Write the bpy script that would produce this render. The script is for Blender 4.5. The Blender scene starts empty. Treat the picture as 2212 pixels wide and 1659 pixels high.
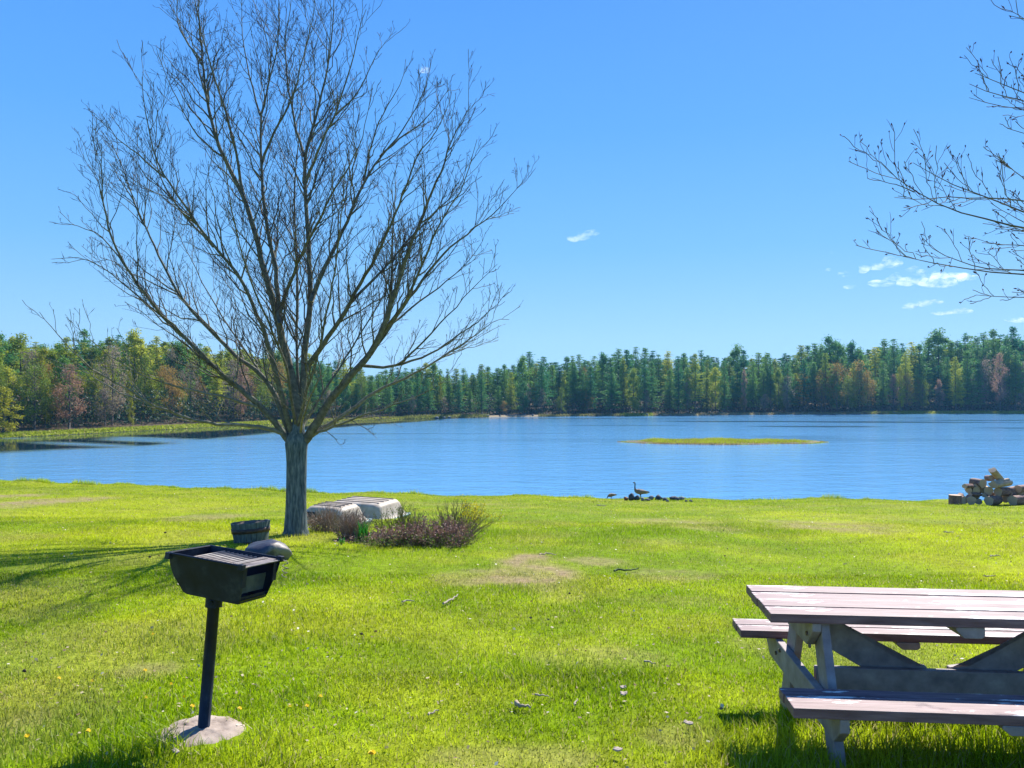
import bpy, math, random
import numpy as np
from mathutils import Vector, Matrix
R = math.radians
random.seed(7)
rng = np.random.default_rng(11)
C = bpy.context.scene.collection

# ------------------------------------------------------------------ camera, sky, sun, exposure
EYE = 5.2
PITCH = R(0.7)
FPX = 1671.0                       # focal length for a picture 2212 wide
cam_d = bpy.data.cameras.new('camera')
cam_d.sensor_width = 36
cam_d.lens = 36 * FPX / 2212
cam_d.clip_start = 0.05
cam_d.clip_end = 20000
cam = bpy.data.objects.new('camera', cam_d)
cam.location = (0, 0, EYE)
cam.rotation_euler = (R(90) + PITCH, 0, 0)
C.objects.link(cam)
bpy.context.scene.camera = cam

SUN_AZ, SUN_EL = 28.0, 45.0        # to the right of straight ahead, above the horizon
world = bpy.data.worlds.new("World")
bpy.context.scene.world = world
world.use_nodes = True
wn = world.node_tree.nodes; wl = world.node_tree.links
wn.clear()
sky = wn.new('ShaderNodeTexSky')
sky.sky_type = 'NISHITA'
sky.sun_disc = False
sky.sun_elevation = R(SUN_EL)
sky.sun_rotation = R(SUN_AZ)
sky.altitude = 100
sky.air_density = 1.0
sky.dust_density = 0.3
sky.ozone_density = 3.0
hs = wn.new('ShaderNodeHueSaturation')
hs.inputs['Saturation'].default_value = 1.25
bgn = wn.new('ShaderNodeBackground')
bgn.inputs['Strength'].default_value = 0.13
wo = wn.new('ShaderNodeOutputWorld')
wl.new(sky.outputs[0], hs.inputs['Color'])
EXPOSURE = 1.3
tcw = wn.new('ShaderNodeTexCoord'); sxw = wn.new('ShaderNodeSeparateXYZ'); wl.new(tcw.outputs['Generated'], sxw.inputs[0])
rw = wn.new('ShaderNodeValToRGB'); ew = rw.color_ramp.elements
for _ in range(4): ew.new(.5)
for k_, (p_, c_) in enumerate([(0, (.36, .66, 1.0)), (.07, (.33, .63, 1.0)), (.18, (.20, .52, 1.0)), (.32, (.125, .42, 1.0)), (.46, (.095, .35, .97)), (1.0, (.04, .19, .72))]):
    ew[k_].position = p_; ew[k_].color = (*c_, 1)
wl.new(sxw.outputs[2], rw.inputs[0])
scw = wn.new('ShaderNodeVectorMath'); scw.operation = 'SCALE'; scw.inputs['Scale'].default_value = 1 / (2 ** EXPOSURE) / .13
wl.new(rw.outputs[0], scw.inputs[0])
mxw = wn.new('ShaderNodeMix'); mxw.data_type = 'RGBA'; mxw.inputs[0].default_value = .95
wl.new(hs.outputs[0], mxw.inputs[6]); wl.new(scw.outputs[0], mxw.inputs[7])
wl.new(mxw.outputs[2], bgn.inputs['Color'])
wl.new(bgn.outputs[0], wo.inputs['Surface'])

sun_d = bpy.data.lights.new('sun', 'SUN')
sun_d.energy = 3.9
sun_d.angle = R(0.5)
sun_d.color = (1.0, 0.95, 0.86)
sun = bpy.data.objects.new('sun', sun_d)
to_sun = Vector((math.sin(R(SUN_AZ)) * math.cos(R(SUN_EL)), math.cos(R(SUN_AZ)) * math.cos(R(SUN_EL)), math.sin(R(SUN_EL))))
sun.rotation_euler = (-to_sun).to_track_quat('-Z', 'Y').to_euler()
sun.location = (20, 30, 60)
C.objects.link(sun)
vs = bpy.context.scene.view_settings
vs.view_transform = 'Standard'
vs.look = 'None'
vs.exposure = EXPOSURE
vs.gamma = 1.0
bpy.context.scene.cycles.use_denoising = True
bpy.context.scene.cycles.max_bounces = 8
bpy.context.scene.cycles.volume_bounces = 4
bpy.context.scene.cycles.transparent_max_bounces = 8

# ------------------------------------------------------------------ helpers
CP, SP = math.cos(PITCH), math.sin(PITCH)
def ray(u, v):
    a, b = (u - 1106) / FPX, -(v - 829.5) / FPX
    return Vector((a, CP - b * SP, SP + b * CP))
def at(u, v, d):
    r = ray(u, v)
    return Vector((r.x / r.y * d, d, EYE + r.z / r.y * d))

def sm(t):
    t = np.clip(t, 0, 1)
    return t * t * (3 - 2 * t)

_tab = rng.random((256, 256))
def vnoise(x, y, s):
    """smooth value noise in the ground plane, feature size s metres"""
    x = np.asarray(x, float) / s + 500.3; y = np.asarray(y, float) / s + 500.7
    xi = np.floor(x).astype(int); yi = np.floor(y).astype(int)
    fx = sm(x - xi); fy = sm(y - yi)
    a = _tab[xi % 256, yi % 256]; b = _tab[(xi + 1) % 256, yi % 256]
    c = _tab[xi % 256, (yi + 1) % 256]; d = _tab[(xi + 1) % 256, (yi + 1) % 256]
    return (a * (1 - fx) + b * fx) * (1 - fy) + (c * (1 - fx) + d * fx) * fy
def fbm(x, y, s):
    return (vnoise(x, y, s) + .5 * vnoise(x, y, s / 2.1) + .25 * vnoise(x, y, s / 4.3)) / 1.75

# shores
def near_shore(x):
    x = np.asarray(x, float)
    e = np.interp(x, [-90, -45, -29.1, -19.5, -12, -2.4, 8.6, 19, 23.2, 60, 250],
                  [52, 47, 44, 41, 39.5, 37.2, 36.4, 35.6, 35.1, 33, 30])
    return e + .30 * np.sin(x * .9 + 1) + .18 * np.sin(x * 2.3) + .5 * np.sin(x * .33 + 2) * .5
def far_shore(x):
    x = np.asarray(x, float)
    f = np.interp(x, [-120, -85, -75, -60, -41, -22, -6.6, 15, 43.6, 90, 134, 200, 240, 262],
                  [20, 46, 68, 91, 128, 158, 168, 176, 184, 196, 201, 190, 140, 30])
    return f + 1.2 * np.sin(x * .13) + .7 * np.sin(x * .37 + 1)
_pt = [-3, 0, 4 / 36, 14 / 36, 1, 1.2]
_pz = [4.3, 3.80, 3.42, 2.60, 0.26, -.4]
def height(x, y):
    x = np.asarray(x, float); y = np.asarray(y, float)
    E = near_shore(x); F = far_shore(x)
    t = y / E
    near = np.interp(t, _pt, _pz)
    near = near + .05 * (fbm(x, y, 3.0) - .5) * np.clip(t * 3, .2, 1)
    sn = E - y
    near = np.where(sn >= 0, near, np.maximum(-1.6, near - .1 + sn * 1.6))
    sf = y - F
    far = np.where(sf >= 0, .30 * sm(sf / 1.2) + .02 * np.clip(sf, 0, 10) + 14 * (1 - np.exp(-np.clip(sf - 8, 0, 400) / 220)), np.maximum(-1.6, sf * .5))
    return np.maximum(near, far)
def hz(x, y):
    return float(height(x, y))
def hit(u, v, dmax=None):
    r = ray(u, v); k = r.z / r.y; a = r.x / r.y
    lo, hi = 1.5, dmax or 34.0
    for _ in range(50):
        m = (lo + hi) / 2
        if EYE + k * m > hz(a * m, m): lo = m
        else: hi = m
    return Vector((a * lo, lo, hz(a * lo, lo)))

def mesh_np(name, V, tris=None, quads=None, smooth=False, col=None):
    V = np.asarray(V, np.float32).reshape(-1, 3)
    me = bpy.data.meshes.new(name)
    nt = 0 if tris is None else len(tris)
    nq = 0 if quads is None else len(quads)
    loops = []
    starts = []
    if nt:
        loops.append(np.asarray(tris, np.int32).ravel()); starts.append(np.arange(nt, dtype=np.int32) * 3)
    if nq:
        loops.append(np.asarray(quads, np.int32).ravel()); starts.append(nt * 3 + np.arange(nq, dtype=np.int32) * 4)
    L = np.concatenate(loops); S = np.concatenate(starts)
    me.vertices.add(len(V)); me.vertices.foreach_set('co', V.ravel())
    me.loops.add(len(L)); me.loops.foreach_set('vertex_index', L)
    me.polygons.add(len(S)); me.polygons.foreach_set('loop_start', S)
    me.update(calc_edges=True)
    me.polygons.foreach_set('use_smooth', np.full(len(S), bool(smooth)))
    if col is not None:
        ca = me.color_attributes.new('Col', 'FLOAT_COLOR', 'POINT')
        c4 = np.ones((len(V), 4), np.float32); c4[:, :3] = col
        ca.data.foreach_set('color', c4.ravel())
    return me

class MB:
    """collects shapes, then links them as ONE mesh object"""
    def __init__(s): s.V = []; s.Q = []; s.T = []; s.n = 0
    def add(s, V, quads=None, tris=None):
        V = np.asarray(V, float).reshape(-1, 3)
        if quads is not None and len(quads): s.Q.append(np.asarray(quads) + s.n)
        if tris is not None and len(tris): s.T.append(np.asarray(tris) + s.n)
        s.V.append(V); s.n += len(V)
        return s
    def box(s, size, loc=(0, 0, 0), M=None, bev=0.0):
        bm = _bm_box(size, bev)
        return s.bm(bm, loc, M)
    def bm(s, bm, loc=(0, 0, 0), M=None):
        bm.verts.ensure_lookup_table()
        bm.normal_update()
        V = []
        for v in bm.verts:
            p = v.co.copy()
            if M is not None: p = M @ p
            V.append(p + Vector(loc))
        for v, i in zip(bm.verts, range(len(bm.verts))): v.index = i
        q = [[v.index for v in f.verts] for f in bm.faces if len(f.verts) == 4]
        t = [[v.index for v in f.verts] for f in bm.faces if len(f.verts) == 3]
        for f in bm.faces:
            if len(f.verts) > 4:
                ids = [v.index for v in f.verts]
                t += [[ids[0], ids[i], ids[i + 1]] for i in range(1, len(ids) - 1)]
        bm.free()
        return s.add([tuple(p) for p in V], q, t)
    def tube(s, pts, rad, k=8, cap=True):
        P = np.array([tuple(p) for p in pts], float)[None]
        Rr = np.broadcast_to(np.asarray(rad, float), (P.shape[1],))[None]
        V, Q = tube_batch(P, Rr, k)
        n = P.shape[1]
        tr = []
        if cap:
            base = (n - 1) * k
            tr = [[base, base + i, base + i + 1] for i in range(1, k - 1)] + [[0, i + 1, i] for i in range(1, k - 1)]
        return s.add(V, Q, tr)
    def build(s, name, mat, parent=None, smooth=False, col=None):
        me = mesh_np(name, np.concatenate(s.V), np.concatenate(s.T) if s.T else None, np.concatenate(s.Q) if s.Q else None, smooth, col)
        return link(name, me, mat, parent)

import bmesh
def _bm_box(size, bev):
    bm = bmesh.new()
    bmesh.ops.create_cube(bm, size=1)
    for v in bm.verts: v.co = Vector((v.co.x * size[0], v.co.y * size[1], v.co.z * size[2]))
    if bev > 0:
        bmesh.ops.bevel(bm, geom=list(bm.edges), offset=bev, segments=2, affect='EDGES', profile=.6)
    return bm

def tube_batch(P, Rr, k):
    """P (M,n,3) polylines, Rr (M,n) radii -> verts, quads"""
    M, n, _ = P.shape
    T = np.empty_like(P)
    T[:, 1:-1] = P[:, 2:] - P[:, :-2]; T[:, 0] = P[:, 1] - P[:, 0]; T[:, -1] = P[:, -1] - P[:, -2]
    T /= np.linalg.norm(T, axis=2, keepdims=True) + 1e-9
    d = P[:, -1] - P[:, 0]; d /= np.linalg.norm(d, axis=1, keepdims=True) + 1e-9
    ref = np.where(np.abs(d[:, 2:3]) < .8, np.array([[0, 0, 1.]]), np.array([[1., 0, 0]]))[:, None, :]
    A = np.cross(T, np.broadcast_to(ref, T.shape)); A /= np.linalg.norm(A, axis=2, keepdims=True) + 1e-9
    B = np.cross(T, A)
    ang = np.arange(k) / k * 2 * np.pi
    V = P[:, :, None, :] + Rr[:, :, None, None] * (A[:, :, None, :] * np.cos(ang)[None, None, :, None] + B[:, :, None, :] * np.sin(ang)[None, None, :, None])
    V = V.reshape(-1, 3)
    i = np.arange(n - 1)[:, None] * k; j = np.arange(k)[None, :]; j2 = (j + 1) % k
    q = np.stack([i + j, i + k + j, i + k + j2, i + j2], -1).reshape(-1, 4)
    Q = (q[None] + (np.arange(M) * n * k)[:, None, None]).reshape(-1, 4)
    return V, Q

def link(name, me, mat, parent=None):
    o = bpy.data.objects.new(name, me)
    C.objects.link(o)
    for m in (mat if isinstance(mat, (list, tuple)) else [mat]): me.materials.append(m)
    if parent is not None: o.parent = parent
    return o
def tag(o, label=None, cat=None, group=None, kind=None):
    if label: o['label'] = label
    if cat: o['category'] = cat
    if group: o['group'] = group
    if kind: o['kind'] = kind
    return o
def empty(name, loc, rz=0, label=None, cat=None, group=None):
    o = bpy.data.objects.new(name, None)
    C.objects.link(o); o.location = loc; o.rotation_euler = (0, 0, rz)
    o.empty_display_size = .1
    return tag(o, label, cat, group)

# ------------------------------------------------------------------ materials
def mat(name, base=(.5, .5, .5), rough=.7, metal=0, spec=.5):
    m = bpy.data.materials.new(name); m.use_nodes = True
    b = m.node_tree.nodes['Principled BSDF']
    b.inputs['Base Color'].default_value = (*base, 1)
    b.inputs['Roughness'].default_value = rough
    b.inputs['Metallic'].default_value = metal
    b.inputs['Specular IOR Level'].default_value = spec
    return m, m.node_tree.nodes, m.node_tree.links, b
def ramp(N, stops):
    r = N.new('ShaderNodeValToRGB')
    e = r.color_ramp.elements
    while len(e) < len(stops): e.new(.5)
    for k, (p, c) in enumerate(stops):
        e[k].position = p; e[k].color = (*c, 1)
    return r
def noise_tex(N, L, scale, detail=5, rough=.6, vec=None, stretch=None, coord='Object'):
    tc = N.new('ShaderNodeTexCoord')
    src = tc.outputs[coord]
    if stretch:
        mp = N.new('ShaderNodeMapping'); mp.inputs['Scale'].default_value = stretch
        L.new(src, mp.inputs['Vector']); src = mp.outputs[0]
    n = N.new('ShaderNodeTexNoise')
    n.inputs['Scale'].default_value = scale; n.inputs['Detail'].default_value = detail; n.inputs['Roughness'].default_value = rough
    L.new(src, n.inputs['Vector'])
    return n
def bump(N, L, src, b, strength=.4, dist=.01):
    bp = N.new('ShaderNodeBump'); bp.inputs['Strength'].default_value = strength; bp.inputs['Distance'].default_value = dist
    L.new(src, bp.inputs['Height']); L.new(bp.outputs[0], b.inputs['Normal'])
    return bp
def noisy(name, stops, scale=8, rough=.8, stretch=None, bstr=.4, bdist=.01, detail=6, spec=.3, metal=0):
    m, N, L, b = mat(name, rough=rough, spec=spec, metal=metal)
    n = noise_tex(N, L, scale, detail, stretch=stretch)
    r = ramp(N, stops); L.new(n.outputs[0], r.inputs[0]); L.new(r.outputs[0], b.inputs['Base Color'])
    bump(N, L, n.outputs[0], b, bstr, bdist)
    return m
def leafy(name, c1, c2, trans=.35, scale=1.5, rnd=True, attr=False, rough=.6):
    """diffuse + translucent leaf material; varies by object and by place"""
    m = bpy.data.materials.new(name); m.use_nodes = True
    N = m.node_tree.nodes; L = m.node_tree.links; N.clear()
    out = N.new('ShaderNodeOutputMaterial'); mx = N.new('ShaderNodeMixShader'); mx.inputs[0].default_value = trans
    d = N.new('ShaderNodeBsdfPrincipled'); d.inputs['Roughness'].default_value = rough; d.inputs['Specular IOR Level'].default_value = .25
    t = N.new('ShaderNodeBsdfTranslucent')
    if attr:
        a = N.new('ShaderNodeAttribute'); a.attribute_name = 'Col'
        src = a.outputs['Color']
    else:
        n = noise_tex(N, L, scale, 3)
        mixf = n.outputs[0]
        if rnd:
            oi = N.new('ShaderNodeObjectInfo'); ad = N.new('ShaderNodeMath'); ad.operation = 'MULTIPLY_ADD'
            L.new(oi.outputs['Random'], ad.inputs[0]); ad.inputs[1].default_value = .7
            s2 = N.new('ShaderNodeMath'); s2.operation = 'SUBTRACT'; L.new(n.outputs[0], s2.inputs[0]); s2.inputs[1].default_value = .35
            L.new(s2.outputs[0], ad.inputs[2]); mixf = ad.outputs[0]
        r = ramp(N, [(0.1, c1), (.9, c2)]); L.new(mixf, r.inputs[0]); src = r.outputs[0]
    L.new(src, d.inputs['Base Color']); L.new(src, t.inputs['Color'])
    L.new(d.outputs[0], mx.inputs[1]); L.new(t.outputs[0], mx.inputs[2]); L.new(mx.outputs[0], out.inputs['Surface'])
    return m

M_grass = leafy('grass_blades', None, None, trans=.55, attr=True, rough=.45)
M_bark = noisy('bark', [(.3, (.03, .045, .05)), (.5, (.10, .13, .135)), (.7, (.22, .25, .235))], scale=9, stretch=(3.2, 3.2, .55), bstr=1.0, bdist=.03, rough=.9)
M_limb = noisy('limb_bark', [(.3, (.06, .056, .045)), (.6, (.155, .15, .11)), (.8, (.28, .27, .195))], scale=14, bstr=.5, bdist=.01, rough=.85)
M_limb_lit = noisy('lit_limb_bark', [(.3, (.12, .115, .08)), (.6, (.24, .22, .16)), (.8, (.38, .36, .28))], scale=14, bstr=.5, bdist=.01, rough=.85)  # same bark as the other limbs, sunlight on the low ones painted in
M_twig = noisy('twig_bark', [(.3, (.028, .016, .022)), (.7, (.075, .045, .042))], scale=30, bstr=.1)
M_bud = noisy('red_buds', [(.3, (.035, .012, .014)), (.7, (.11, .03, .03))], scale=30, bstr=.1)

# ------------------------------------------------------------------ ground: one sheet to the horizon
DRY = []
for (u, v, ru, rv, s) in [(1150, 1232, 105, 26, 1.0), (1020, 1245, 70, 16, .7), (1290, 1215, 80, 10, .6), (1150, 1205, 40, 8, 1.0),
                          (110, 1082, 95, 9, .95), (20, 1071, 70, 6, .9), (30, 1095, 60, 8, .5), (440, 1116, 90, 8, .55),
                          (1800, 1136, 130, 12, .6), (1420, 1128, 90, 7, .5), (1540, 1143, 60, 5, .5), (1450, 1240, 90, 12, .45),
                          (880, 1088, 200, 5, .3), (1290, 1420, 130, 20, .3), (320, 1450, 70, 16, .4), (1100, 1640, 160, 20, .35), (60, 1560, 70, 22, .45), (1480, 1590, 80, 25, .3)]:
    p = hit(u, v); q = hit(u + ru, v); w = hit(u, v - rv)
    DRY.append((p.x, p.y, abs(q.x - p.x), max(.15, abs(w.y - p.y)), s))
def dryness(x, y):
    r = np.zeros(np.shape(x))
    wob = .55 * (fbm(x, y, .9) - .5) * 2
    for (cx, cy, rx, ry, s) in DRY:
        d = np.sqrt(((x - cx) / rx) ** 2 + ((y - cy) / ry) ** 2) + wob
        r = np.maximum(r, s * sm((1.25 - d) / .6))
    return r * (.45 + .9 * sm((fbm(x + 3, y * 1.0, .35) - .3) / .4) * .7)
def lawn_colour(x, y):
    """turf colour at a place: fresh green, yellow green, dry straw"""
    x = np.asarray(x, float); y = np.asarray(y, float)
    a = sm((fbm(x, y * .7, 4.5) - .30) / .40)[..., None]
    b = sm((fbm(x + 40, y + 9, 1.1) - .40) / .35)[..., None]
    g1 = np.array([.22, .33, .003]); g2 = np.array([.40, .47, .005]); g3 = np.array([.55, .55, .035])
    c = g1 * (1 - a) + g2 * a
    c = c * (1 - .35 * b) + g3 * .35 * b
    c = c * (.88 + .26 * sm((fbm(x - 11, y + 5, .55) - .25) / .5))[..., None]
    th = sm((fbm(x + 71, y - 13, 1.9) - .56) / .14)[..., None] * .30
    c = c * (1 - th) + np.array([.40, .36, .10]) * th
    far = np.clip((y - 14) / 24, 0, 1)[..., None]
    c = c * (1 - .45 * far) + np.array([.31, .37, .015]) * .45 * far
    d = dryness(x, y)[..., None]
    return c * (1 - d) + np.array([.44, .34, .17]) * d

azf = np.concatenate([np.arange(-180, -60, 3.0), np.arange(-60, -42, .5), np.arange(-42, 42, .12), np.arange(42, 60, .5), np.arange(60, 180, 3.0)])
az = np.radians(azf)
def solve_r(az, f, default, lo, hi):
    out = np.full(len(az), float(default))
    ok = np.abs(np.degrees(az)) < 58
    a = az[ok]; l = np.full(len(a), float(lo)); h = np.full(len(a), float(hi))
    for _ in range(45):
        m = (l + h) / 2
        inside = m * np.cos(a) < f(m * np.sin(a))
        l = np.where(inside, m, l); h = np.where(inside, h, m)
    out[ok] = l
    return out
rE = solve_r(az, near_shore, 45, 5, 90)
rF = np.maximum(solve_r(az, far_shore, 200, 40, 400), rE + 12)
rings = []
for s in np.geomspace(.02, 1, 150): rings.append(rE * s)
for o in (.12, .45, 1.3, 4): rings.append(rE + o)
for s in np.linspace(.12, .9, 6): rings.append(rE + 4 + (rF - rE - 6) * s)
for o in (-1.0, 0, .25, .6, 1.2, 2, 3, 4.5, 6.5, 9, 12, 16): rings.append(rF + o)
for s in np.geomspace(24, 3600, 44): rings.append(rF + s)
RR = np.stack(rings)
X = RR * np.sin(az)[None]; Y = RR * np.cos(az)[None]
Z = height(X, Y)
Z[0] = Z[0].mean()
nr, na = X.shape
E_ = near_shore(X); F_ = far_shore(X)
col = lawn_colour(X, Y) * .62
land_far = (Y > F_ - .01)
leaf = np.stack([.05 + .08 * fbm(X, Y, 2.5), .04 + .05 * fbm(X, Y, 2.5), .03 + .02 * fbm(X, Y, 2.5)], -1)
strip_g = np.array([.26, .30, .03]); strip_t = np.array([.30, .24, .15])
sf = (Y - F_)
wl_ = np.where(X < -30, 4.8, np.where(X < -15, 3.0, 2.6))
isgreen = ((X < -14) | (X > 95) | (np.abs(X - 29) < 4))[..., None]
fc = np.where((sf < wl_)[..., None], np.where(isgreen, strip_g, strip_t), leaf)
col = np.where(land_far[..., None], fc, col)
bed = (Z < .02)[..., None]
col = np.where(bed, np.array([.05, .06, .04]), col)
idx = np.arange(nr * na).reshape(nr, na)
nx = np.roll(idx, -1, axis=1)
quads = np.stack([idx[:-1], nx[:-1], nx[1:], idx[1:]], -1).reshape(-1, 4)
V = np.stack([X, Y, Z], -1).reshape(-1, 3)
cen = len(V)
V = np.vstack([V, [[0, 0, Z[0, 0]]]])
tris = np.stack([np.full(na, cen), nx[0], idx[0]], -1)
colv = np.vstack([col.reshape(-1, 3), col[0, 0][None]])
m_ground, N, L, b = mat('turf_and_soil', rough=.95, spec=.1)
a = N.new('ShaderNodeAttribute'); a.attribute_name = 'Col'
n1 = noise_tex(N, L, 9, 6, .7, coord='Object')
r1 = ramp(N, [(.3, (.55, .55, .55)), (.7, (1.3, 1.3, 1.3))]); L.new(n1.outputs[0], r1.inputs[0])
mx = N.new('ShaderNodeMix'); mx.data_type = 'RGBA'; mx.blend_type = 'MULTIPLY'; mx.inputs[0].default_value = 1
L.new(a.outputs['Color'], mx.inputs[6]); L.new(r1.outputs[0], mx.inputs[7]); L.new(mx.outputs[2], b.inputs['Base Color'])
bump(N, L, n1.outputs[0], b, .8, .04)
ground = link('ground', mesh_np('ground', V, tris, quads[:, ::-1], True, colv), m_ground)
tag(ground, kind='structure')

# ------------------------------------------------------------------ water
gx = np.arange(-130, 275, 1.5); gy = np.concatenate([np.arange(26, 60, .7), np.arange(60, 210, 1.5)])
WX, WY = np.meshgrid(gx, gy)
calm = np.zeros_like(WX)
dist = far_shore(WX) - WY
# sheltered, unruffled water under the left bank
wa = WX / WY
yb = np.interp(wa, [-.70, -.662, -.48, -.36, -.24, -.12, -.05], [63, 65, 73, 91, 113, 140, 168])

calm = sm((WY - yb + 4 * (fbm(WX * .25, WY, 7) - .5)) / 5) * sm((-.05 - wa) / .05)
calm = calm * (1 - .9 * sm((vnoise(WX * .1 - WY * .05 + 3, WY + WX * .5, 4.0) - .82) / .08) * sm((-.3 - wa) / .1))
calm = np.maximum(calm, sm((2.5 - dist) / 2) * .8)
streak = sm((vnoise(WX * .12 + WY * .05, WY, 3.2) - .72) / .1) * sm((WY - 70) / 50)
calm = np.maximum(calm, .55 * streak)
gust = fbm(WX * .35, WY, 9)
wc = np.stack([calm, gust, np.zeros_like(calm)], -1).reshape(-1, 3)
h_, w_ = WX.shape
ii = np.arange(h_ * w_).reshape(h_, w_)
wq = np.stack([ii[:-1, :-1], ii[:-1, 1:], ii[1:, 1:], ii[1:, :-1]], -1).reshape(-1, 4)
m_water, N, L, b = mat('pond_water', (.002, .022, .060), rough=.07, spec=.5)
b.inputs['IOR'].default_value = 1.33
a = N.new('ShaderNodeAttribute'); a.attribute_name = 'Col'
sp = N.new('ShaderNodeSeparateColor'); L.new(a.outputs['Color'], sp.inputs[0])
na_ = noise_tex(N, L, 1.5, 4, .6, stretch=(.75, 1.5, 1))
nb_ = noise_tex(N, L, .42, 3, .5, stretch=(.6, 1.3, 1))
ad = N.new('ShaderNodeMath'); ad.operation = 'MULTIPLY_ADD'; L.new(nb_.outputs[0], ad.inputs[0]); ad.inputs[1].default_value = 1.6; L.new(na_.outputs[0], ad.inputs[2])
inv = N.new('ShaderNodeMath'); inv.operation = 'MULTIPLY_ADD'; L.new(sp.outputs[0], inv.inputs[0]); inv.inputs[1].default_value = -.97; inv.inputs[2].default_value = 1.0
gg = N.new('ShaderNodeMath'); gg.operation = 'MULTIPLY_ADD'; L.new(sp.outputs[1], gg.inputs[0]); gg.inputs[1].default_value = .6; gg.inputs[2].default_value = .45
pw = N.new('ShaderNodeMath'); pw.operation = 'MULTIPLY'; L.new(inv.outputs[0], pw.inputs[0]); L.new(gg.outputs[0], pw.inputs[1])
bp = N.new('ShaderNodeBump'); bp.inputs['Distance'].default_value = .10
L.new(pw.outputs[0], bp.inputs['Strength']); L.new(ad.outputs[0], bp.inputs['Height']); L.new(bp.outputs[0], b.inputs['Normal'])
rg = N.new('ShaderNodeMath'); rg.operation = 'MULTIPLY_ADD'; L.new(inv.outputs[0], rg.inputs[0]); rg.inputs[1].default_value = .07; rg.inputs[2].default_value = .03
L.new(rg.outputs[0], b.inputs['Roughness'])
bmx = N.new('ShaderNodeMix'); bmx.data_type = 'RGBA'; bmx.inputs[6].default_value = (.10, .29, .52, 1); bmx.inputs[7].default_value = (.004, .02, .035, 1)  # calm water gets a darker base, dark tree reflection painted into the colour
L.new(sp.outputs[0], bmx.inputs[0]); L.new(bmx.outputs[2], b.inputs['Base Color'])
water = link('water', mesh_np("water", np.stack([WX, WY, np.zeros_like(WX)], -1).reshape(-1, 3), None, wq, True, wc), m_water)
tag(water, kind='structure')

# ------------------------------------------------------------------ grass blades
def blades(x, y, z, h, w, c, lean=.45, bent=True):
    """bent tapered blades as one vertex array"""
    n = len(x)
    th = rng.random(n) * 2 * np.pi
    ph = rng.random(n) * 2 * np.pi
    ln = lean * rng.random(n) * h
    sx, sy = np.cos(th) * w / 2, np.sin(th) * w / 2
    lx, ly = np.cos(ph) * ln, np.sin(ph) * ln
    P = np.stack([x, y, z - .004], -1)
    S = np.stack([sx, sy, 0 * sx], -1)
    if bent:
        mid = P + np.stack([lx * .3, ly * .3, h * .58], -1)
        tip = P + np.stack([lx * 1.2, ly * 1.2, h], -1)
        V = np.stack([P - S, P + S, mid + S * .75, mid - S * .75, tip], 1).reshape(-1, 3)
        k = np.arange(n)[:, None] * 5
        T = np.concatenate([k + [0, 1, 2], k + [0, 2, 3], k + [3, 2, 4]])
        cc = np.repeat(c, 5, axis=0)
    else:
        tip = P + np.stack([lx, ly, h], -1)
        V = np.stack([P - S, P + S, tip], 1).reshape(-1, 3)
        T = np.arange(n * 3).reshape(-1, 3)
        cc = np.repeat(c, 3, axis=0)
    return V, T, cc
def tint(c, amt=.5, straw=.09):
    n = len(c)
    c = c * (1 + amt * (rng.random(n) - .5) * 2)[:, None]
    k = rng.random(n) < straw
    c[k] = np.array([.48, .42, .17]) * (.6 + .6 * rng.random(k.sum()))[:, None]
    return np.clip(c, 0, 1)
gparts = []
def scatter(n, y0, y1, bent):
    y = y0 + (y1 - y0) * rng.random(n)
    x = (rng.random(n) * 2 - 1) * (y * .74 + 1.3)
    keep = rng.random(n) < (y * .74 + 1.3) / (y1 * .74 + 1.3)
    x, y = x[keep], y[keep]
    keep = y < near_shore(x) - .05
    x, y = x[keep], y[keep]
    d = dryness(x, y)
    keep = rng.random(len(x)) > d * .6
    x, y, d = x[keep], y[keep], d[keep]
    gk = np.hypot(x + 1.54, (y - 4.0) * 1.1) > .20 - .05 * rng.random(len(x))
    x, y, d = x[gk], y[gk], d[gk]
    z = height(x, y)
    tall = sm((fbm(x - 7, y + 3, 1.3) - .5) / .25)
    h = (.026 + .020 * tall) * (.6 + .8 * rng.random(len(x))) * (1 - .45 * d)
    # unmown grass: round the table legs, the grill's footing and the tree, and along the water
    dt = np.sqrt(((x - 2.0) / 1.1) ** 2 + ((y - 3.65) / .75) ** 2)
    h *= 1 + 2.0 * sm((1.25 - dt) / .5)
    dg = np.hypot(x + 1.50, y - 3.72)
    h *= 1 + 1.0 * sm((.62 - dg) / .3)
    dtr = np.hypot(x + 3.9, y - 13.9)
    h *= 1 + 1.0 * sm((.9 - dtr) / .5)
    e = near_shore(x) - y
    h *= 1 + (1.1 + 2.2 * sm((fbm(x, y * .1, 1.4) - .5) / .2)) * sm((.8 - e) / .8)
    w = .0035 + .00042 * y + .0012 * rng.random(len(x))
    c = tint(lawn_colour(x, y))
    c = c * (1 - .22 * tall[:, None]) + np.array([.11, .27, .008]) * .18 * tall[:, None]
    h *= 1 + .012 * y
    gparts.append(blades(x, y, z, h, w, c, .9, bent))
scatter(130000, 2.2, 5.2, True)
scatter(150000, 5.0, 9.5, True)
scatter(190000, 9.3, 18, False)
scatter(300000, 17.5, 46, False)
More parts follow.
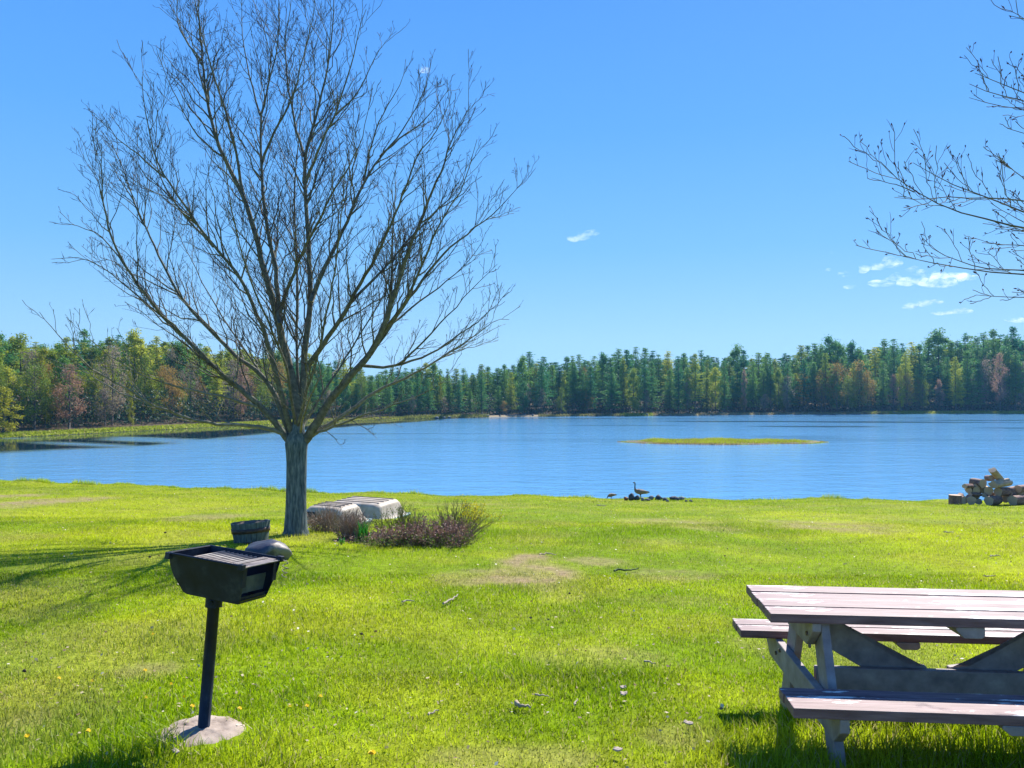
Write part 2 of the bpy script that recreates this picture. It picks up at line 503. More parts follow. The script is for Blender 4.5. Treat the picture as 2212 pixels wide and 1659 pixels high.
# fringe hanging over the water's edge
x = np.linspace(-45, 32, 26000) + rng.random(26000) * .01
y = near_shore(x) - .28 * rng.random(len(x)) ** 1.5 + .03
bunch = sm((fbm(x, x * 0, .9) - .42) / .3)
gparts.append(blades(x, y, height(x, np.minimum(y, near_shore(x) - .01)), (.06 + .22 * bunch) * (.5 + .7 * rng.random(len(x))), np.full(len(x), .016), tint(lawn_colour(x, y) * np.array([.95, 1.08, 1.])), .8, False))
off = 0; VV = []; TT = []; CC = []
for (v_, t_, c_) in gparts:
    VV.append(v_); TT.append(t_ + off); CC.append(c_); off += len(v_)
grass = link('grass', mesh_np('grass', np.concatenate(VV), np.concatenate(TT), None, False, np.concatenate(CC)), M_grass)
tag(grass, 'bright yellow green lawn grass sloping down to the pond', 'grass', kind='stuff')

# far bank grass and the marsh island
def far_strip():
    ps = []
    for (xa, xb, n, wmax, c, hh) in [(-62, -38, 10000, 5.4, (.27, .33, .02), .26), (-40, -20, 7000, 3.6, (.26, .28, .05), .26), (-22, -5, 2500, 2.5, (.16, .19, .04), .5),
                                     (6, 26, 2200, 1.2, (.16, .17, .05), .35), (25, 33, 1200, 3, (.22, .29, .02), .4), (33, 95, 6000, 2.6, (.25, .22, .10), .3), (90, 150, 8000, 3.4, (.27, .31, .03), .4)]:
        x = xa + (xb - xa) * rng.random(n); y = far_shore(x) + wmax * rng.random(n) ** 1.2 + .1
        c_ = tint(np.tile(np.array(c), (n, 1)), .35, .12)
        ps.append(blades(x, y, height(x, y), hh * (.4 + .9 * rng.random(n)), np.full(n, .11), c_, .9, False))
    off = 0; VV = []; TT = []; CC = []
    for (v_, t_, c_) in ps:
        VV.append(v_); TT.append(t_ + off); CC.append(c_); off += len(v_)
    o = link('bank_grass', mesh_np('bank_grass', np.concatenate(VV), np.concatenate(TT), None, False, np.concatenate(CC)), M_grass)
    tag(o, 'strip of yellow green and tan grass along the far shore', 'grass', kind='stuff')
far_strip()
IC = (22.6, 82.5); IR = (11.2, 4.0)
mb = MB()
k = 64; V = [(IC[0], IC[1], .14)]
for ring, zz in ((.5, .13), (.9, .09), (1.0, -.3)):
    for i in range(k):
        t = i / k * 2 * math.pi
        wv = 1 + .10 * math.sin(3 * t + 1) + .06 * math.sin(7 * t) + .03 * math.sin(13 * t)
        V.append((IC[0] + math.cos(t) * IR[0] * ring * (1 + .04 * math.sin(5 * t)), IC[1] + math.sin(t) * IR[1] * ring * wv, zz))
q = []; t_ = [[0, 1 + i, 1 + (i + 1) % k] for i in range(k)]
for r_ in range(2):
    for i in range(k):
        a0 = 1 + r_ * k + i; a1 = 1 + r_ * k + (i + 1) % k
        q.append([a0, a0 + k, a1 + k, a1])
mb.add(V, q, t_)
isl = mb.build('island', noisy('marsh_mud', [(.3, (.06, .04, .03)), (.7, (.18, .12, .08))], 2), smooth=True)
tag(isl, kind='structure')
n = 26000
rr = np.sqrt(rng.random(n)); t = rng.random(n) * 2 * np.pi
x = IC[0] + np.cos(t) * IR[0] * rr * (1 + .04 * np.sin(5 * t)) * 1.0
y = IC[1] + np.sin(t) * IR[1] * rr * (1 + .10 * np.sin(3 * t + 1) + .06 * np.sin(7 * t))
edge = sm((rr - .82) / .15) * (np.sin(t) < .3)
c1 = np.array([.30, .36, .015]); c2 = np.array([.26, .17, .09])
cl = fbm(x, y, 1.6)
mixc = np.clip(edge * .9 * (cl > .4) + (rng.random(n) < .10), 0, 1)[:, None]
c = tint((c1 * (.75 + .6 * cl[:, None])) * (1 - mixc) + c2 * mixc, .25, .03)
hgt = (.14 + .42 * cl ** 1.5) * (.6 + .7 * rng.random(n)) * (1 - .62 * sm((rr - .7) / .3)) * (1 - .5 * sm((np.abs(x - IC[0]) / IR[0] - .65) / .35))
v_, t2, c_ = blades(x, y, np.full(n, .08) * (1 - rr * .9), hgt, np.full(n, .05), c, .6, False)
o = link('marsh_grass', mesh_np('marsh_grass', v_, t2, None, False, c_), M_grass)
tag(o, 'yellow green marsh grass covering the low island in the pond', 'grass', kind='stuff')

# ------------------------------------------------------------------ branching
def spawn(P, Rr, t0, per, ang, lf, up, n, r_cap, r_tip, seed_len=(0.15, 2.0), flat=None):
    """children polylines of a batch of parent polylines"""
    M, m, _ = P.shape
    seg = np.linalg.norm(P[:, 1:] - P[:, :-1], axis=2); cum = np.concatenate([np.zeros((M, 1)), np.cumsum(seg, 1)], 1)
    Ltot = cum[:, -1]
    out_p, out_d, out_L, out_r = [], [], [], []
    cnt = np.maximum(1, (Ltot * (1 - t0) / per).astype(int))
    pid = np.repeat(np.arange(M), cnt)
    tt = t0 + (1 - t0) * rng.random(len(pid)) ** .9
    s = tt * Ltot[pid]
    j = np.clip((cum[pid] <= s[:, None]).sum(1) - 1, 0, m - 2)
    f = (s - cum[pid, j]) / (seg[pid, j] + 1e-9)
    p0 = P[pid, j] * (1 - f[:, None]) + P[pid, j + 1] * f[:, None]
    T = P[pid, j + 1] - P[pid, j]; T /= np.linalg.norm(T, axis=1, keepdims=True) + 1e-9
    rad = Rr[pid, j] * (1 - f) + Rr[pid, j + 1] * f
    rv = rng.normal(size=T.shape); rv -= (rv * T).sum(1, keepdims=True) * T; rv /= np.linalg.norm(rv, axis=1, keepdims=True) + 1e-9
    an = np.radians(ang * (.7 + .6 * rng.random(len(pid))))[:, None]
    D = T * np.cos(an) + rv * np.sin(an)
    D[:, 2] += up * (.4 + rng.random(len(pid))); D /= np.linalg.norm(D, axis=1, keepdims=True)
    Lc = np.clip(lf * (.45 + .8 * rng.random(len(pid))) * (1 - .68 * tt) * Ltot[pid], *seed_len)
    r0 = np.minimum(rad * .62, r_cap * np.sqrt(Lc / seed_len[1]))
    ss = np.linspace(0, 1, n)[None, :, None]
    B = rng.normal(size=T.shape) * .10; B[:, 2] = up * .45
    Pc = p0[:, None] + D[:, None] * Lc[:, None, None] * ss + (B * Lc[:, None])[:, None] * ss ** 2
    Pc += rng.normal(size=Pc.shape) * Lc[:, None, None] * .018 * (ss > 0)
    Rc = np.maximum(r_tip, r0[:, None] * (1 - np.linspace(0, 1, n)[None] * .8))
    return Pc, Rc

def smooth_path(pts, n):
    P = np.array([tuple(p) for p in pts], float)
    seg = np.linalg.norm(np.diff(P, axis=0), axis=1); cum = np.concatenate([[0], np.cumsum(seg)])
    s = np.linspace(0, cum[-1], n)
    Q = np.stack([np.interp(s, cum, P[:, i]) for i in range(3)], 1)
    for _ in range(2):
        Q[1:-1] = Q[1:-1] * .5 + (Q[:-2] + Q[2:]) * .25
    return Q, s / cum[-1]

def build_limb(root, path, d0, doff, r0, r1, dens=1.0, twig_r=.0028, scale=1.0, tw_mat=None, bud=True, l1=(.3, 1.35), bulb=1.9, per=(.185, .135, .115), name='limb', limb_m=None):
    n = max(6, int(len(path) * 2.2))
    tot = sum(math.dist(path[i], path[i + 1]) for i in range(len(path) - 1)); acc = 0; pts = []
    for i, (u, v) in enumerate(path):
        if i: acc += math.dist(path[i - 1], path[i])
        pts.append(at(u, v, d0 + doff * (acc / tot) ** 1.0))
    Q, s = smooth_path(pts, n)
    Q += rng.normal(size=Q.shape) * .008 * scale * (s[:, None] > 0)
    rad = r0 * .78 + (r1 * .5 - r0 * .78) * s ** .7
    mb = MB(); mb.tube(Q, rad, 8)
    P1, R1 = spawn(Q[None], rad[None], .14, per[0] / dens * scale, 38, .34, .32, 7, .016 * scale, .0042 * scale, l1)
    v1, q1 = tube_batch(P1, R1, 4)
    mb.add(v1, q1)
    lo = mb.build(name, limb_m or M_limb, root, True)
    lo.location = -Vector(root.location)
    P2, R2 = spawn(P1, R1, .18, per[1] / dens * scale, 42, .55, .28, 5, .006 * scale, twig_r * scale, (.12 * scale, .75 * scale))
    P3, R3 = spawn(P2, R2, .25, per[2] / dens * scale, 45, .55, .30, 4, .004 * scale, twig_r * .85 * scale, (.04 * scale, .22 * scale))
    R3[:, 2] = twig_r * bulb * scale; R3[:, 3] = .0006
    R2[:, -1] *= .5
    mb = MB(); mb.add(*tube_batch(P2, R2, 3)); mb.add(*tube_batch(P3, R3, 3))
    tw = mb.build('twig_sprays', tw_mat or M_twig, lo, False)
    return lo, P2, P3

# ------------------------------------------------------------------ the bare tree
TD = 14.0
base = at(638, 1160, TD); base.z = hz(base.x, base.y)
tree = empty('bare_tree', base, 0, 'large leafless tree with spreading crown on the lawn before the pond', 'tree')
mb = MB()
prof = [(638, 1172, 33), (638, 1158, 29.5), (638, 1142, 24.5), (639, 1100, 22), (640, 1050, 21), (641, 1000, 21), (641, 975, 22), (641, 958, 24), (642, 945, 21), (643, 930, 15), (645, 905, 11)]
K = 28; V = []; Q = []
for i, (u, v, r) in enumerate(prof):
    c = at(u, v, TD); rr_ = r * TD / FPX
    for j in range(K):
        a_ = j / K * 2 * math.pi
        w = 1 + .035 * math.sin(a_ * 5 + i * .4) + .02 * math.sin(a_ * 11 - i) + (.12 * math.sin(a_ * 4 + 1) if i == 0 else 0)
        V.append((c.x + math.cos(a_) * rr_ * w, c.y + math.sin(a_) * rr_ * w, c.z - (.06 if i == 0 else 0)))
for i in range(len(prof) - 1):
    for j in range(K):
        Q.append([i * K + j, i * K + (j + 1) % K, (i + 1) * K + (j + 1) % K, (i + 1) * K + j])
mb.add(np.array(V), Q)
tr_o = mb.build('trunk', M_bark, tree, True); tr_o.location = -base
S_ = TD / FPX
LIMBS = [  # path in picture units (first point at the fork), depth drift, start and end radius in picture units
 ([(632, 962), (614, 940), (590, 905), (563, 880), (533, 850), (480, 814), (457, 787), (427, 757), (383, 714), (347, 680), (315, 635), (281, 590), (249, 533), (231, 484), (222, 427), (219, 338), (220, 309)], -1.2, 11, 1.2),
 ([(427, 757), (370, 705), (300, 640), (240, 590), (195, 560), (150, 552), (112, 560)], -.3, 4, .8),
 ([(281, 590), (240, 530), (205, 500), (165, 485), (130, 480)], 0, 3, .7),
 ([(634, 955), (616, 918), (604, 868), (572, 812), (540, 792), (516, 776), (470, 728), (430, 690), (395, 650), (359, 590), (331, 526), (309, 484), (281, 420), (270, 370), (249, 320), (228, 285)], 1.2, 9, 1.1),
 ([(309, 484), (290, 430), (262, 395), (240, 350), (210, 330)], .3, 3, .7),
 ([(636, 948), (622, 900), (605, 850), (594, 796), (582, 750), (566, 700), (540, 645), (516, 590), (462, 533), (427, 487), (391, 430), (356, 384), (334, 341), (324, 295), (312, 240), (306, 164)], -1.6, 9.5, 1.1),
 ([(356, 384), (320, 350), (290, 325), (250, 300), (218, 246)], -.6, 3, .7),
 ([(462, 533), (400, 470), (380, 440), (350, 405), (330, 330), (345, 240), (330, 180)], 1.0, 3.4, .7),
 ([(642, 945), (646, 900), (640, 850), (630, 800), (612, 756), (602, 704), (594, 656), (582, 624), (572, 590), (548, 491), (526, 420), (480, 338), (452, 249), (441, 178), (434, 71), (420, -10), (405, -60)], .9, 15, 1.6),
 ([(526, 420), (515, 350), (500, 285), (480, 220), (452, 135), (437, 78), (425, 20), (430, -60)], -.6, 5, 1.2),
 ([(480, 338), (430, 300), (400, 250), (370, 190), (350, 140), (335, 100)], -.9, 3.2, .8),
 ([(434, 130), (400, 90), (385, 60), (380, 0), (390, -50)], .4, 3, .8),
 ([(604, 700), (600, 640), (598, 596), (590, 540), (576, 498), (567, 420), (565, 356), (562, 249), (575, 200), (583, 178), (600, 110), (605, 40), (598, -40)], 1.6, 8, 1.3),
 ([(565, 356), (590, 284), (610, 255), (626, 231), (640, 190), (655, 120), (675, 50), (685, -40)], -1.0, 4.5, 1.0),
 ([(562, 249), (545, 190), (530, 130), (520, 60), (525, -40)], .9, 3.2, .9),
 ([(606, 672), (620, 624), (640, 576), (660, 532), (690, 478), (715, 420), (745, 375), (770, 330), (790, 280), (800, 215)], -2.0, 6, .9),
 ([(646, 940), (652, 892), (656, 836), (655, 764), (664, 708), (672, 656), (670, 576), (664, 500), (661, 409), (657, 338), (672, 284), (700, 192), (714, 107), (722, 20), (725, -60)], 1.8, 12.5, 1.3),
 ([(657, 338), (640, 280), (632, 240), (620, 170), (612, 90), (630, 10), (632, -60)], .7, 4.5, 1.0),
 ([(661, 395), (682, 338), (697, 302), (725, 249), (746, 178), (765, 120), (775, 60), (790, 20)], -1.2, 4.8, 1.0),
 ([(725, 249), (760, 220), (790, 170), (810, 115), (846, 78)], .4, 3, .8),
 ([(672, 652), (692, 596), (724, 536), (740, 500), (786, 391), (821, 338), (857, 302), (885, 256), (910, 213), (924, 167)], .9, 8, 1.0),
 ([(821, 338), (860, 300), (905, 272), (940, 235), (960, 200), (972, 190)], .9, 3.5, .8),
 ([(786, 391), (800, 320), (815, 270), (850, 210), (870, 170), (880, 145)], -.8, 3.5, .8),
 ([(660, 800), (664, 790), (696, 748), (732, 696), (756, 656), (780, 608), (811, 556), (840, 500), (862, 440), (880, 395), (900, 330), (950, 280), (965, 235)], -1.8, 8.5, 1.0),
 ([(756, 656), (800, 610), (850, 560), (880, 515), (915, 490), (960, 440), (1000, 400), (1010, 350)], 1.3, 4.6, .9),
 ([(650, 960), (664, 948), (676, 928), (696, 888), (740, 832), (776, 792), (796, 772), (815, 735), (835, 690), (850, 640), (867, 587), (888, 520), (910, 480), (931, 420), (960, 356), (974, 302), (992, 260), (1020, 228)], -.9, 14, 1.0),
 ([(796, 772), (822, 725), (838, 680), (850, 600), (846, 516), (853, 452), (842, 400), (860, 350)], .8, 6.5, .9),
 ([(800, 765), (845, 700), (880, 650), (924, 590), (960, 540), (981, 533), (1010, 500), (1045, 480), (1088, 441), (1127, 395)], .5, 7, .9),
 ([(810, 745), (850, 690), (885, 640), (905, 590), (930, 520), (962, 460), (1000, 410), (1015, 360), (1030, 300)], -1.6, 6, .9),
 ([(785, 790), (820, 797), (864, 787), (924, 770), (977, 733), (1005, 712), (1030, 700), (1060, 670), (1100, 630)], .7, 5, .8),
 ([(864, 787), (920, 735), (955, 690), (1000, 650), (1040, 600), (1075, 570)], -1.0, 3.6, .8),
 ([(845, 700), (900, 655), (950, 620), (1000, 580), (1040, 530), (1050, 500)], 1.5, 3.6, .8),
 ([(654, 960), (668, 945), (700, 922), (740, 900), (811, 844), (870, 820), (930, 790), (985, 750), (1040, 720), (1080, 680), (1100, 690)], 1.0, 7.5, .9),
 ([(680, 934), (720, 925), (756, 908), (811, 888), (870, 868), (930, 845), (980, 810)], -1.2, 4.5, .7),
 ([(624, 945), (606, 932), (580, 925), (540, 918), (493, 917), (440, 914), (395, 900), (333, 877), (283, 843), (240, 820), (200, 800), (160, 760), (127, 727), (105, 695), (83, 674)], -2.4, 6.5, .9),
 ([(563, 880), (500, 862), (450, 850), (390, 838), (333, 824), (267, 790), (200, 740), (175, 712), (163, 694)], -1.8, 4.6, .8),
 ([(333, 877), (260, 850), (190, 805), (120, 780), (95, 770)], .4, 2.6, .7),
 ([(648, 940), (650, 905), (668, 870), (676, 840), (700, 812)], -2.0, 4.5, .9),
 ([(640, 935), (655, 880), (665, 830), (690, 760), (700, 700), (715, 640), (725, 570), (735, 480), (750, 400), (770, 330)], -3.2, 5, 1.0),
 ([(640, 930), (632, 870), (620, 800), (600, 740), (570, 680), (545, 620), (520, 540), (505, 470), (490, 400), (485, 320)], -3.4, 5, 1.0),
 ([(644, 930), (650, 860), (640, 780), (640, 700), (645, 620), (640, 540), (635, 440), (640, 340), (650, 250), (655, 150), (665, 60)], 3.4, 5.5, 1.0),
 ([(646, 935), (672, 890), (710, 830), (750, 770), (790, 700), (830, 640), (860, 590), (890, 560), (930, 500)], 3.0, 4.5, 1.0),
 ([(636, 938), (612, 890), (580, 830), (540, 770), (490, 700), (450, 640), (420, 570), (390, 520), (370, 450)], 3.0, 4.5, 1.0),
]
starts = {}
for (path, doff, a_, b_) in LIMBS:
    key = min(starts, key=lambda k: math.dist(k, path[0])) if starts else None
    dd = TD
    if key is not None and math.dist(key, path[0]) < 4: dd = starts[key]
    low = path[-1][1] > 640
    build_limb(tree, path, dd, doff, a_ * S_, b_ * S_, dens=.75 if low and path[-1][0] < 400 else 1.0, limb_m=M_limb_lit if low else None, tw_mat=M_limb_lit if low else None)
    tot = sum(math.dist(path[i], path[i + 1]) for i in range(len(path) - 1)); acc = 0
    for i, p in enumerate(path):
        if i: acc += math.dist(path[i - 1], p)
        starts[p] = dd + doff * acc / tot
# thin dead twigs round the lower trunk
for (path, doff) in [([(640, 900), (610, 870), (590, 855)], -.8), ([(650, 880), (690, 862), (720, 858)], -.8), ([(630, 830), (600, 815), (585, 800)], -.6), ([(655, 820), (690, 800), (700, 770)], -.8), ([(760, 908), (790, 925), (815, 948)], -.3), ([(690, 920), (720, 940), (740, 968)], -.3), ([(520, 890), (505, 905), (490, 930)], -.3)]:
    build_limb(tree, path, TD, doff, 1.7 * S_, .6 * S_, dens=1.0, l1=(.1, .4), tw_mat=M_limb)

# ------------------------------------------------------------------ the budding tree whose branches enter from the right
RD = 5.0
rt = at(2960, 1400, RD); rt.z = hz(rt.x, rt.y)
rtree = empty('budding_tree', rt, 0, 'tree at the right edge, bare branches with red buds reaching into the sky', 'tree')
mb = MB()
top = Vector((rt.x - .1, rt.y, rt.z + 7.5))
Pq, s_ = smooth_path([rt - Vector((0, 0, .2)), rt + Vector((.05, 0, 1.5)), rt + Vector((-.05, .1, 4)), top], 12)
mb.tube(Pq, np.interp(s_, [0, .05, .3, 1], [.26, .2, .17, .06]), 16)
o = mb.build('trunk', M_bark, rtree, True); o.location = -rt
RB = [
 ([(2960, 640), (2700, 600), (2450, 540), (2212, 493), (2152, 480), (2080, 462), (2017, 440), (1960, 407), (1925, 376), (1901, 347)], 0, 9, 1.6),
 ([(1975, 415), (1925, 395), (1900, 392), (1883, 384)], 0, 1.8, 1.2),
 ([(2960, 600), (2700, 560), (2450, 520), (2212, 462), (2134, 427), (2080, 404), (2030, 391), (1985, 369), (1972, 351)], .5, 9, 1.5),
 ([(2450, 520), (2330, 450), (2212, 395), (2185, 362), (2163, 338)], -.4, 4, 1.3),
 ([(2450, 530), (2300, 450), (2212, 432), (2080, 424), (2010, 427), (1960, 440), (1932, 427)], -.5, 4, 1.3),
 ([(2960, 700), (2700, 660), (2450, 610), (2212, 592), (2120, 587), (2050, 578), (1985, 568), (1948, 553)], -.3, 8, 1.5),
 ([(2450, 610), (2300, 590), (2212, 585), (2100, 575), (2050, 560), (2010, 538), (1994, 516)], .4, 4, 1.3),
 ([(2500, 640), (2350, 645), (2212, 642), (2160, 646), (2110, 636)], 0, 4, 1.3),
 ([(2450, 560), (2300, 535), (2212, 530), (2134, 529), (2105, 516)], .5, 4, 1.2),
 ([(2960, 300), (2700, 290), (2450, 260), (2212, 205), (2134, 173), (2105, 158)], .2, 8, 1.5),
 ([(2450, 262), (2300, 240), (2212, 222), (2150, 205), (2092, 182)], -.4, 4, 1.3),
 ([(2500, 275), (2300, 250), (2212, 235), (2150, 229), (2092, 211)], .5, 4, 1.3),
 ([(2450, 310), (2300, 300), (2212, 285), (2176, 278)], 0, 4, 1.3),
 ([(2960, 130), (2600, 90), (2350, 70), (2212, 50), (2181, 35)], 0, 8, 1.5),
 ([(2350, 160), (2260, 170), (2212, 172), (2190, 170)], 0, 3, 1.3),
]
S7 = RD / FPX
for (path, doff, a_, b_) in RB:
    build_limb(rtree, path, RD, doff, a_ * S7, b_ * S7 * .8, dens=1.0, scale=.5, tw_mat=M_bud, l1=(.09, .32), bulb=3.8, per=(.22, .13, .12), twig_r=.0030)

# ------------------------------------------------------------------ far trees
def pine_crown(seed, H=18.0, W=5.6, base=.25, whorl=.5, fs=.42, dens=1.0):
    r = np.random.default_rng(seed)
    Vs = []
    z = base * H
    while z < H - .15:
        t = (z - base * H) / (H * (1 - base))
        prof = 1.3 * (1 - t) ** .72 * (.55 + .45 * min(1, t * 4 + .25))
        Rz = max(.35, W / 2 * prof) * (.8 + .4 * r.random())
        nb = int(r.integers(3, 7) * dens) + 1
        a0 = r.random() * 6.28
        for k in range(nb):
            if r.random() < .12: continue
            a = a0 + k / nb * 6.28 + r.normal() * .25
            Lb = Rz * (.55 + .7 * r.random())
            rise = .10 + .45 * t + r.normal() * .06
            npl = max(2, int(Lb / .34))
            for j in range(npl):
                s = (j + .6 * r.random() + .35) / npl * Lb
                nn = 8
                c = np.array([math.cos(a) * s, math.sin(a) * s, z + rise * s - .05 * s * s * (1 - t)])
                off = r.normal(size=(nn, 3)) * np.array([.24, .24, .10]) * (1 + .3 * (1 - s / Lb))
                cc = c + off
                dr = np.stack([math.cos(a) + r.normal(size=nn) * .7, math.sin(a) + r.normal(size=nn) * .7, .35 + r.normal(size=nn) * .3], -1)
                dr /= np.linalg.norm(dr, axis=1, keepdims=True)
                sd = np.cross(dr, r.normal(size=(nn, 3))); sd /= np.linalg.norm(sd, axis=1, keepdims=True)
                l = fs * .82 * (.6 + .8 * r.random(nn))[:, None]
                Vs.append(np.stack([cc - sd * l * .28, cc + sd * l * .28, cc + dr * l], 1))
        z += whorl * (.6 + .8 * r.random())
    V = np.concatenate(Vs).reshape(-1, 3)
    return V
def broad_crown(seed, H=11.0, W=6.0, base=.3, n=3600, fs=.2, tw=True):
    r = np.random.default_rng(seed)
    nb = 26
    Vs = []
    cs = []
    for i in range(nb):
        a = r.random() * 6.28; zz = base + (1 - base) * (i + r.random()) / nb
        wz = math.sin(min(1, (zz - base) / (1 - base) * .86 + .14) * math.pi) ** .6
        rr_ = W / 2 * wz * (.25 + .75 * r.random() ** .6)
        cs.append((math.cos(a) * rr_, math.sin(a) * rr_, zz * H, .28 * W / 2 * (.6 + .7 * r.random())))
    cs = np.array(cs)
    k = r.integers(0, nb, n)
    c = cs[k, :3] + r.normal(size=(n, 3)) * cs[k, 3:4] * np.array([1, 1, .9]) * .75
    dr = r.normal(size=(n, 3)); dr /= np.linalg.norm(dr, axis=1, keepdims=True)
    sd = np.cross(dr, r.normal(size=(n, 3))); sd /= np.linalg.norm(sd, axis=1, keepdims=True)
    l = fs * (.6 + .9 * r.random(n))[:, None]
    V = np.stack([c - sd * l * .4, c + sd * l * .4, c + dr * l], 1).reshape(-1, 3)
    # limbs to the clumps
    return V, cs
def tri_mesh(name, V):
    return mesh_np(name, V, np.arange(len(V)).reshape(-1, 3))

M_pine = leafy('pine_needles', (.036, .185, .075), (.19, .34, .05), .48, .35)
M_pine_l = leafy('light_pine_needles', (.13, .23, .03), (.46, .48, .045), .5, .4)
M_red = leafy('red_buds_haze', (.30, .17, .11), (.48, .30, .19), .42, .5)
M_tan = leafy('tan_twig_haze', (.22, .17, .13), (.38, .30, .20), .42, .5)
M_yel = leafy('young_yellow_leaves', (.26, .28, .015), (.42, .40, .02), .4, .5)
M_org = leafy('orange_brown_buds', (.26, .16, .04), (.44, .28, .06), .42, .5)
M_grn = leafy('young_green_leaves', (.15, .22, .025), (.30, .36, .04), .45, .5)
M_ftr = noisy('far_trunk_bark', [(.3, (.05, .04, .035)), (.7, (.16, .13, .10))], 3, bstr=.2)

def proto_pine(seed, W, base, light=False):
    cm = tri_mesh('crown', pine_crown(seed, 18, W, base))
    cm.materials.append(M_pine)
    mb = MB()
    mb.tube([(0, 0, -.6), (.05, 0, 5), (-.05, .03, 11), (0, 0, 17.6)], [.24, .19, .13, .03], 6)
    r = random.Random(seed)
    for k in range(16):   # dead lower branches
        z = 2.0 + r.random() * 6; a = r.random() * 6.28; l = .6 + r.random() * 1.1
        mb.tube([(0, 0, z), (math.cos(a) * l, math.sin(a) * l, z + .12 * l)], [.035, .012], 3)
    tm = mesh_np('trunk', np.concatenate(mb.V), np.concatenate(mb.T), np.concatenate(mb.Q), True)
    tm.materials.append(M_ftr)
    return cm, tm
PINES = [proto_pine(100 + i, w, b_) for i, (w, b_) in enumerate([(5.2, .10), (6.2, .16), (4.6, .08), (5.8, .24), (5.0, .14), (6.6, .12), (4.6, .28)])]
for sd_ in (150, 151, 152):
    V_, cs_ = broad_crown(sd_, 18, 6.4, .14, 6000, .34)
    cm_ = tri_mesh('crown', V_); cm_.materials.append(M_pine); PINES.append((cm_, PINES[0][1]))
PINES_L = []
for cm, tm in PINES:
    c2 = cm.copy(); c2.materials.clear(); c2.materials.append(M_pine_l); PINES_L.append((c2, tm))
def proto_broad(seed, m, W, base, n=3400, fs=.2, bark=None):
    V, cs = broad_crown(seed, 11, W, base, n, fs)
    cm = tri_mesh('crown', V); cm.materials.append(m)
    mb = MB()
    mb.tube([(0, 0, -.5), (.06, .02, 3.5), (-.05, 0, 7), (0, 0, 10.6)], [.17, .13, .08, .02], 6)
    for c in cs:
        zb = max(1.6, c[2] - 1.2 - .5 * math.hypot(c[0], c[1]))
        mb.tube([(0, 0, zb), (c[0] * .5, c[1] * .5, (zb + c[2]) / 2), (c[0], c[1], c[2]), (c[0] * 1.15, c[1] * 1.15, c[2] + .7)], [.05, .035, .022, .008], 3)
    tm = mesh_np('trunk', np.concatenate(mb.V), np.concatenate(mb.T), np.concatenate(mb.Q), True); tm.materials.append(bark or M_ftr)
    return cm, tm
BR = {'red': [proto_broad(200, M_red, 4.6, .2), proto_broad(201, M_red, 3.6, .15)],
      'tan': [proto_broad(210, M_tan, 5.2, .2, 2200), proto_broad(211, M_tan, 4.4, .3, 1700)],
      'yellow': [proto_broad(220, M_yel, 4.0, .15), proto_broad(221, M_yel, 3.4, .1)],
      'orange': [proto_broad(230, M_org, 6.2, .25), proto_broad(231, M_org, 5.4, .2)],
      'green': [proto_broad(240, M_grn, 5.2, .2), proto_broad(241, M_grn, 4.4, .15)]}
SKU = [-60, 0, 35, 60, 100, 150, 185, 215, 240, 300, 365, 400, 450, 500, 560, 600, 700, 800, 900, 925, 960, 1000, 1040, 1075, 1130, 1200, 1250, 1300, 1350, 1450, 1500, 1600, 1700, 1765, 1800, 1850, 1920, 1960, 2000, 2070, 2100, 2150, 2212, 2290]
SKV = [738, 740, 728, 742, 740, 745, 722, 738, 728, 735, 728, 745, 752, 750, 762, 768, 776, 792, 792, 786, 800, 800, 790, 788, 772, 774, 770, 764, 752, 766, 757, 768, 757, 743, 742, 752, 734, 746, 738, 730, 728, 718, 724, 720]
def skyline(u): return float(np.interp(u, SKU, SKV))
def far_point(u, s):
    """ground point on the far side, s metres behind the shore, in the direction of u"""
    a = (u - 1106) / FPX
    lo, hi = 40.0, 400.0
    for _ in range(40):
        m = (lo + hi) / 2
        if m < float(far_shore(a * m)): lo = m
        else: hi = m
    y = lo + s
    return a * y, y, hz(a * y, y)
ntree = 0
def put_tree(name, proto, u, s, vtop, H0, label, cat, group=None, wf=1.0):
    global ntree
    x, y, z = far_point(u, s)
    top = EYE + (850 - vtop) / FPX * y
    Ht = max(3.0, top - z)
    root = empty(name, (x, y, z), rng.random() * 6.28, label, cat, group)
    for me, nm in ((proto[0], 'crown'), (proto[1], 'trunk')):
        o = bpy.data.objects.new(nm, me); C.objects.link(o); o.parent = root
    k = Ht / H0
    root.scale = (k ** .75 * wf, k ** .75 * wf, k)
    ntree += 1
    return root
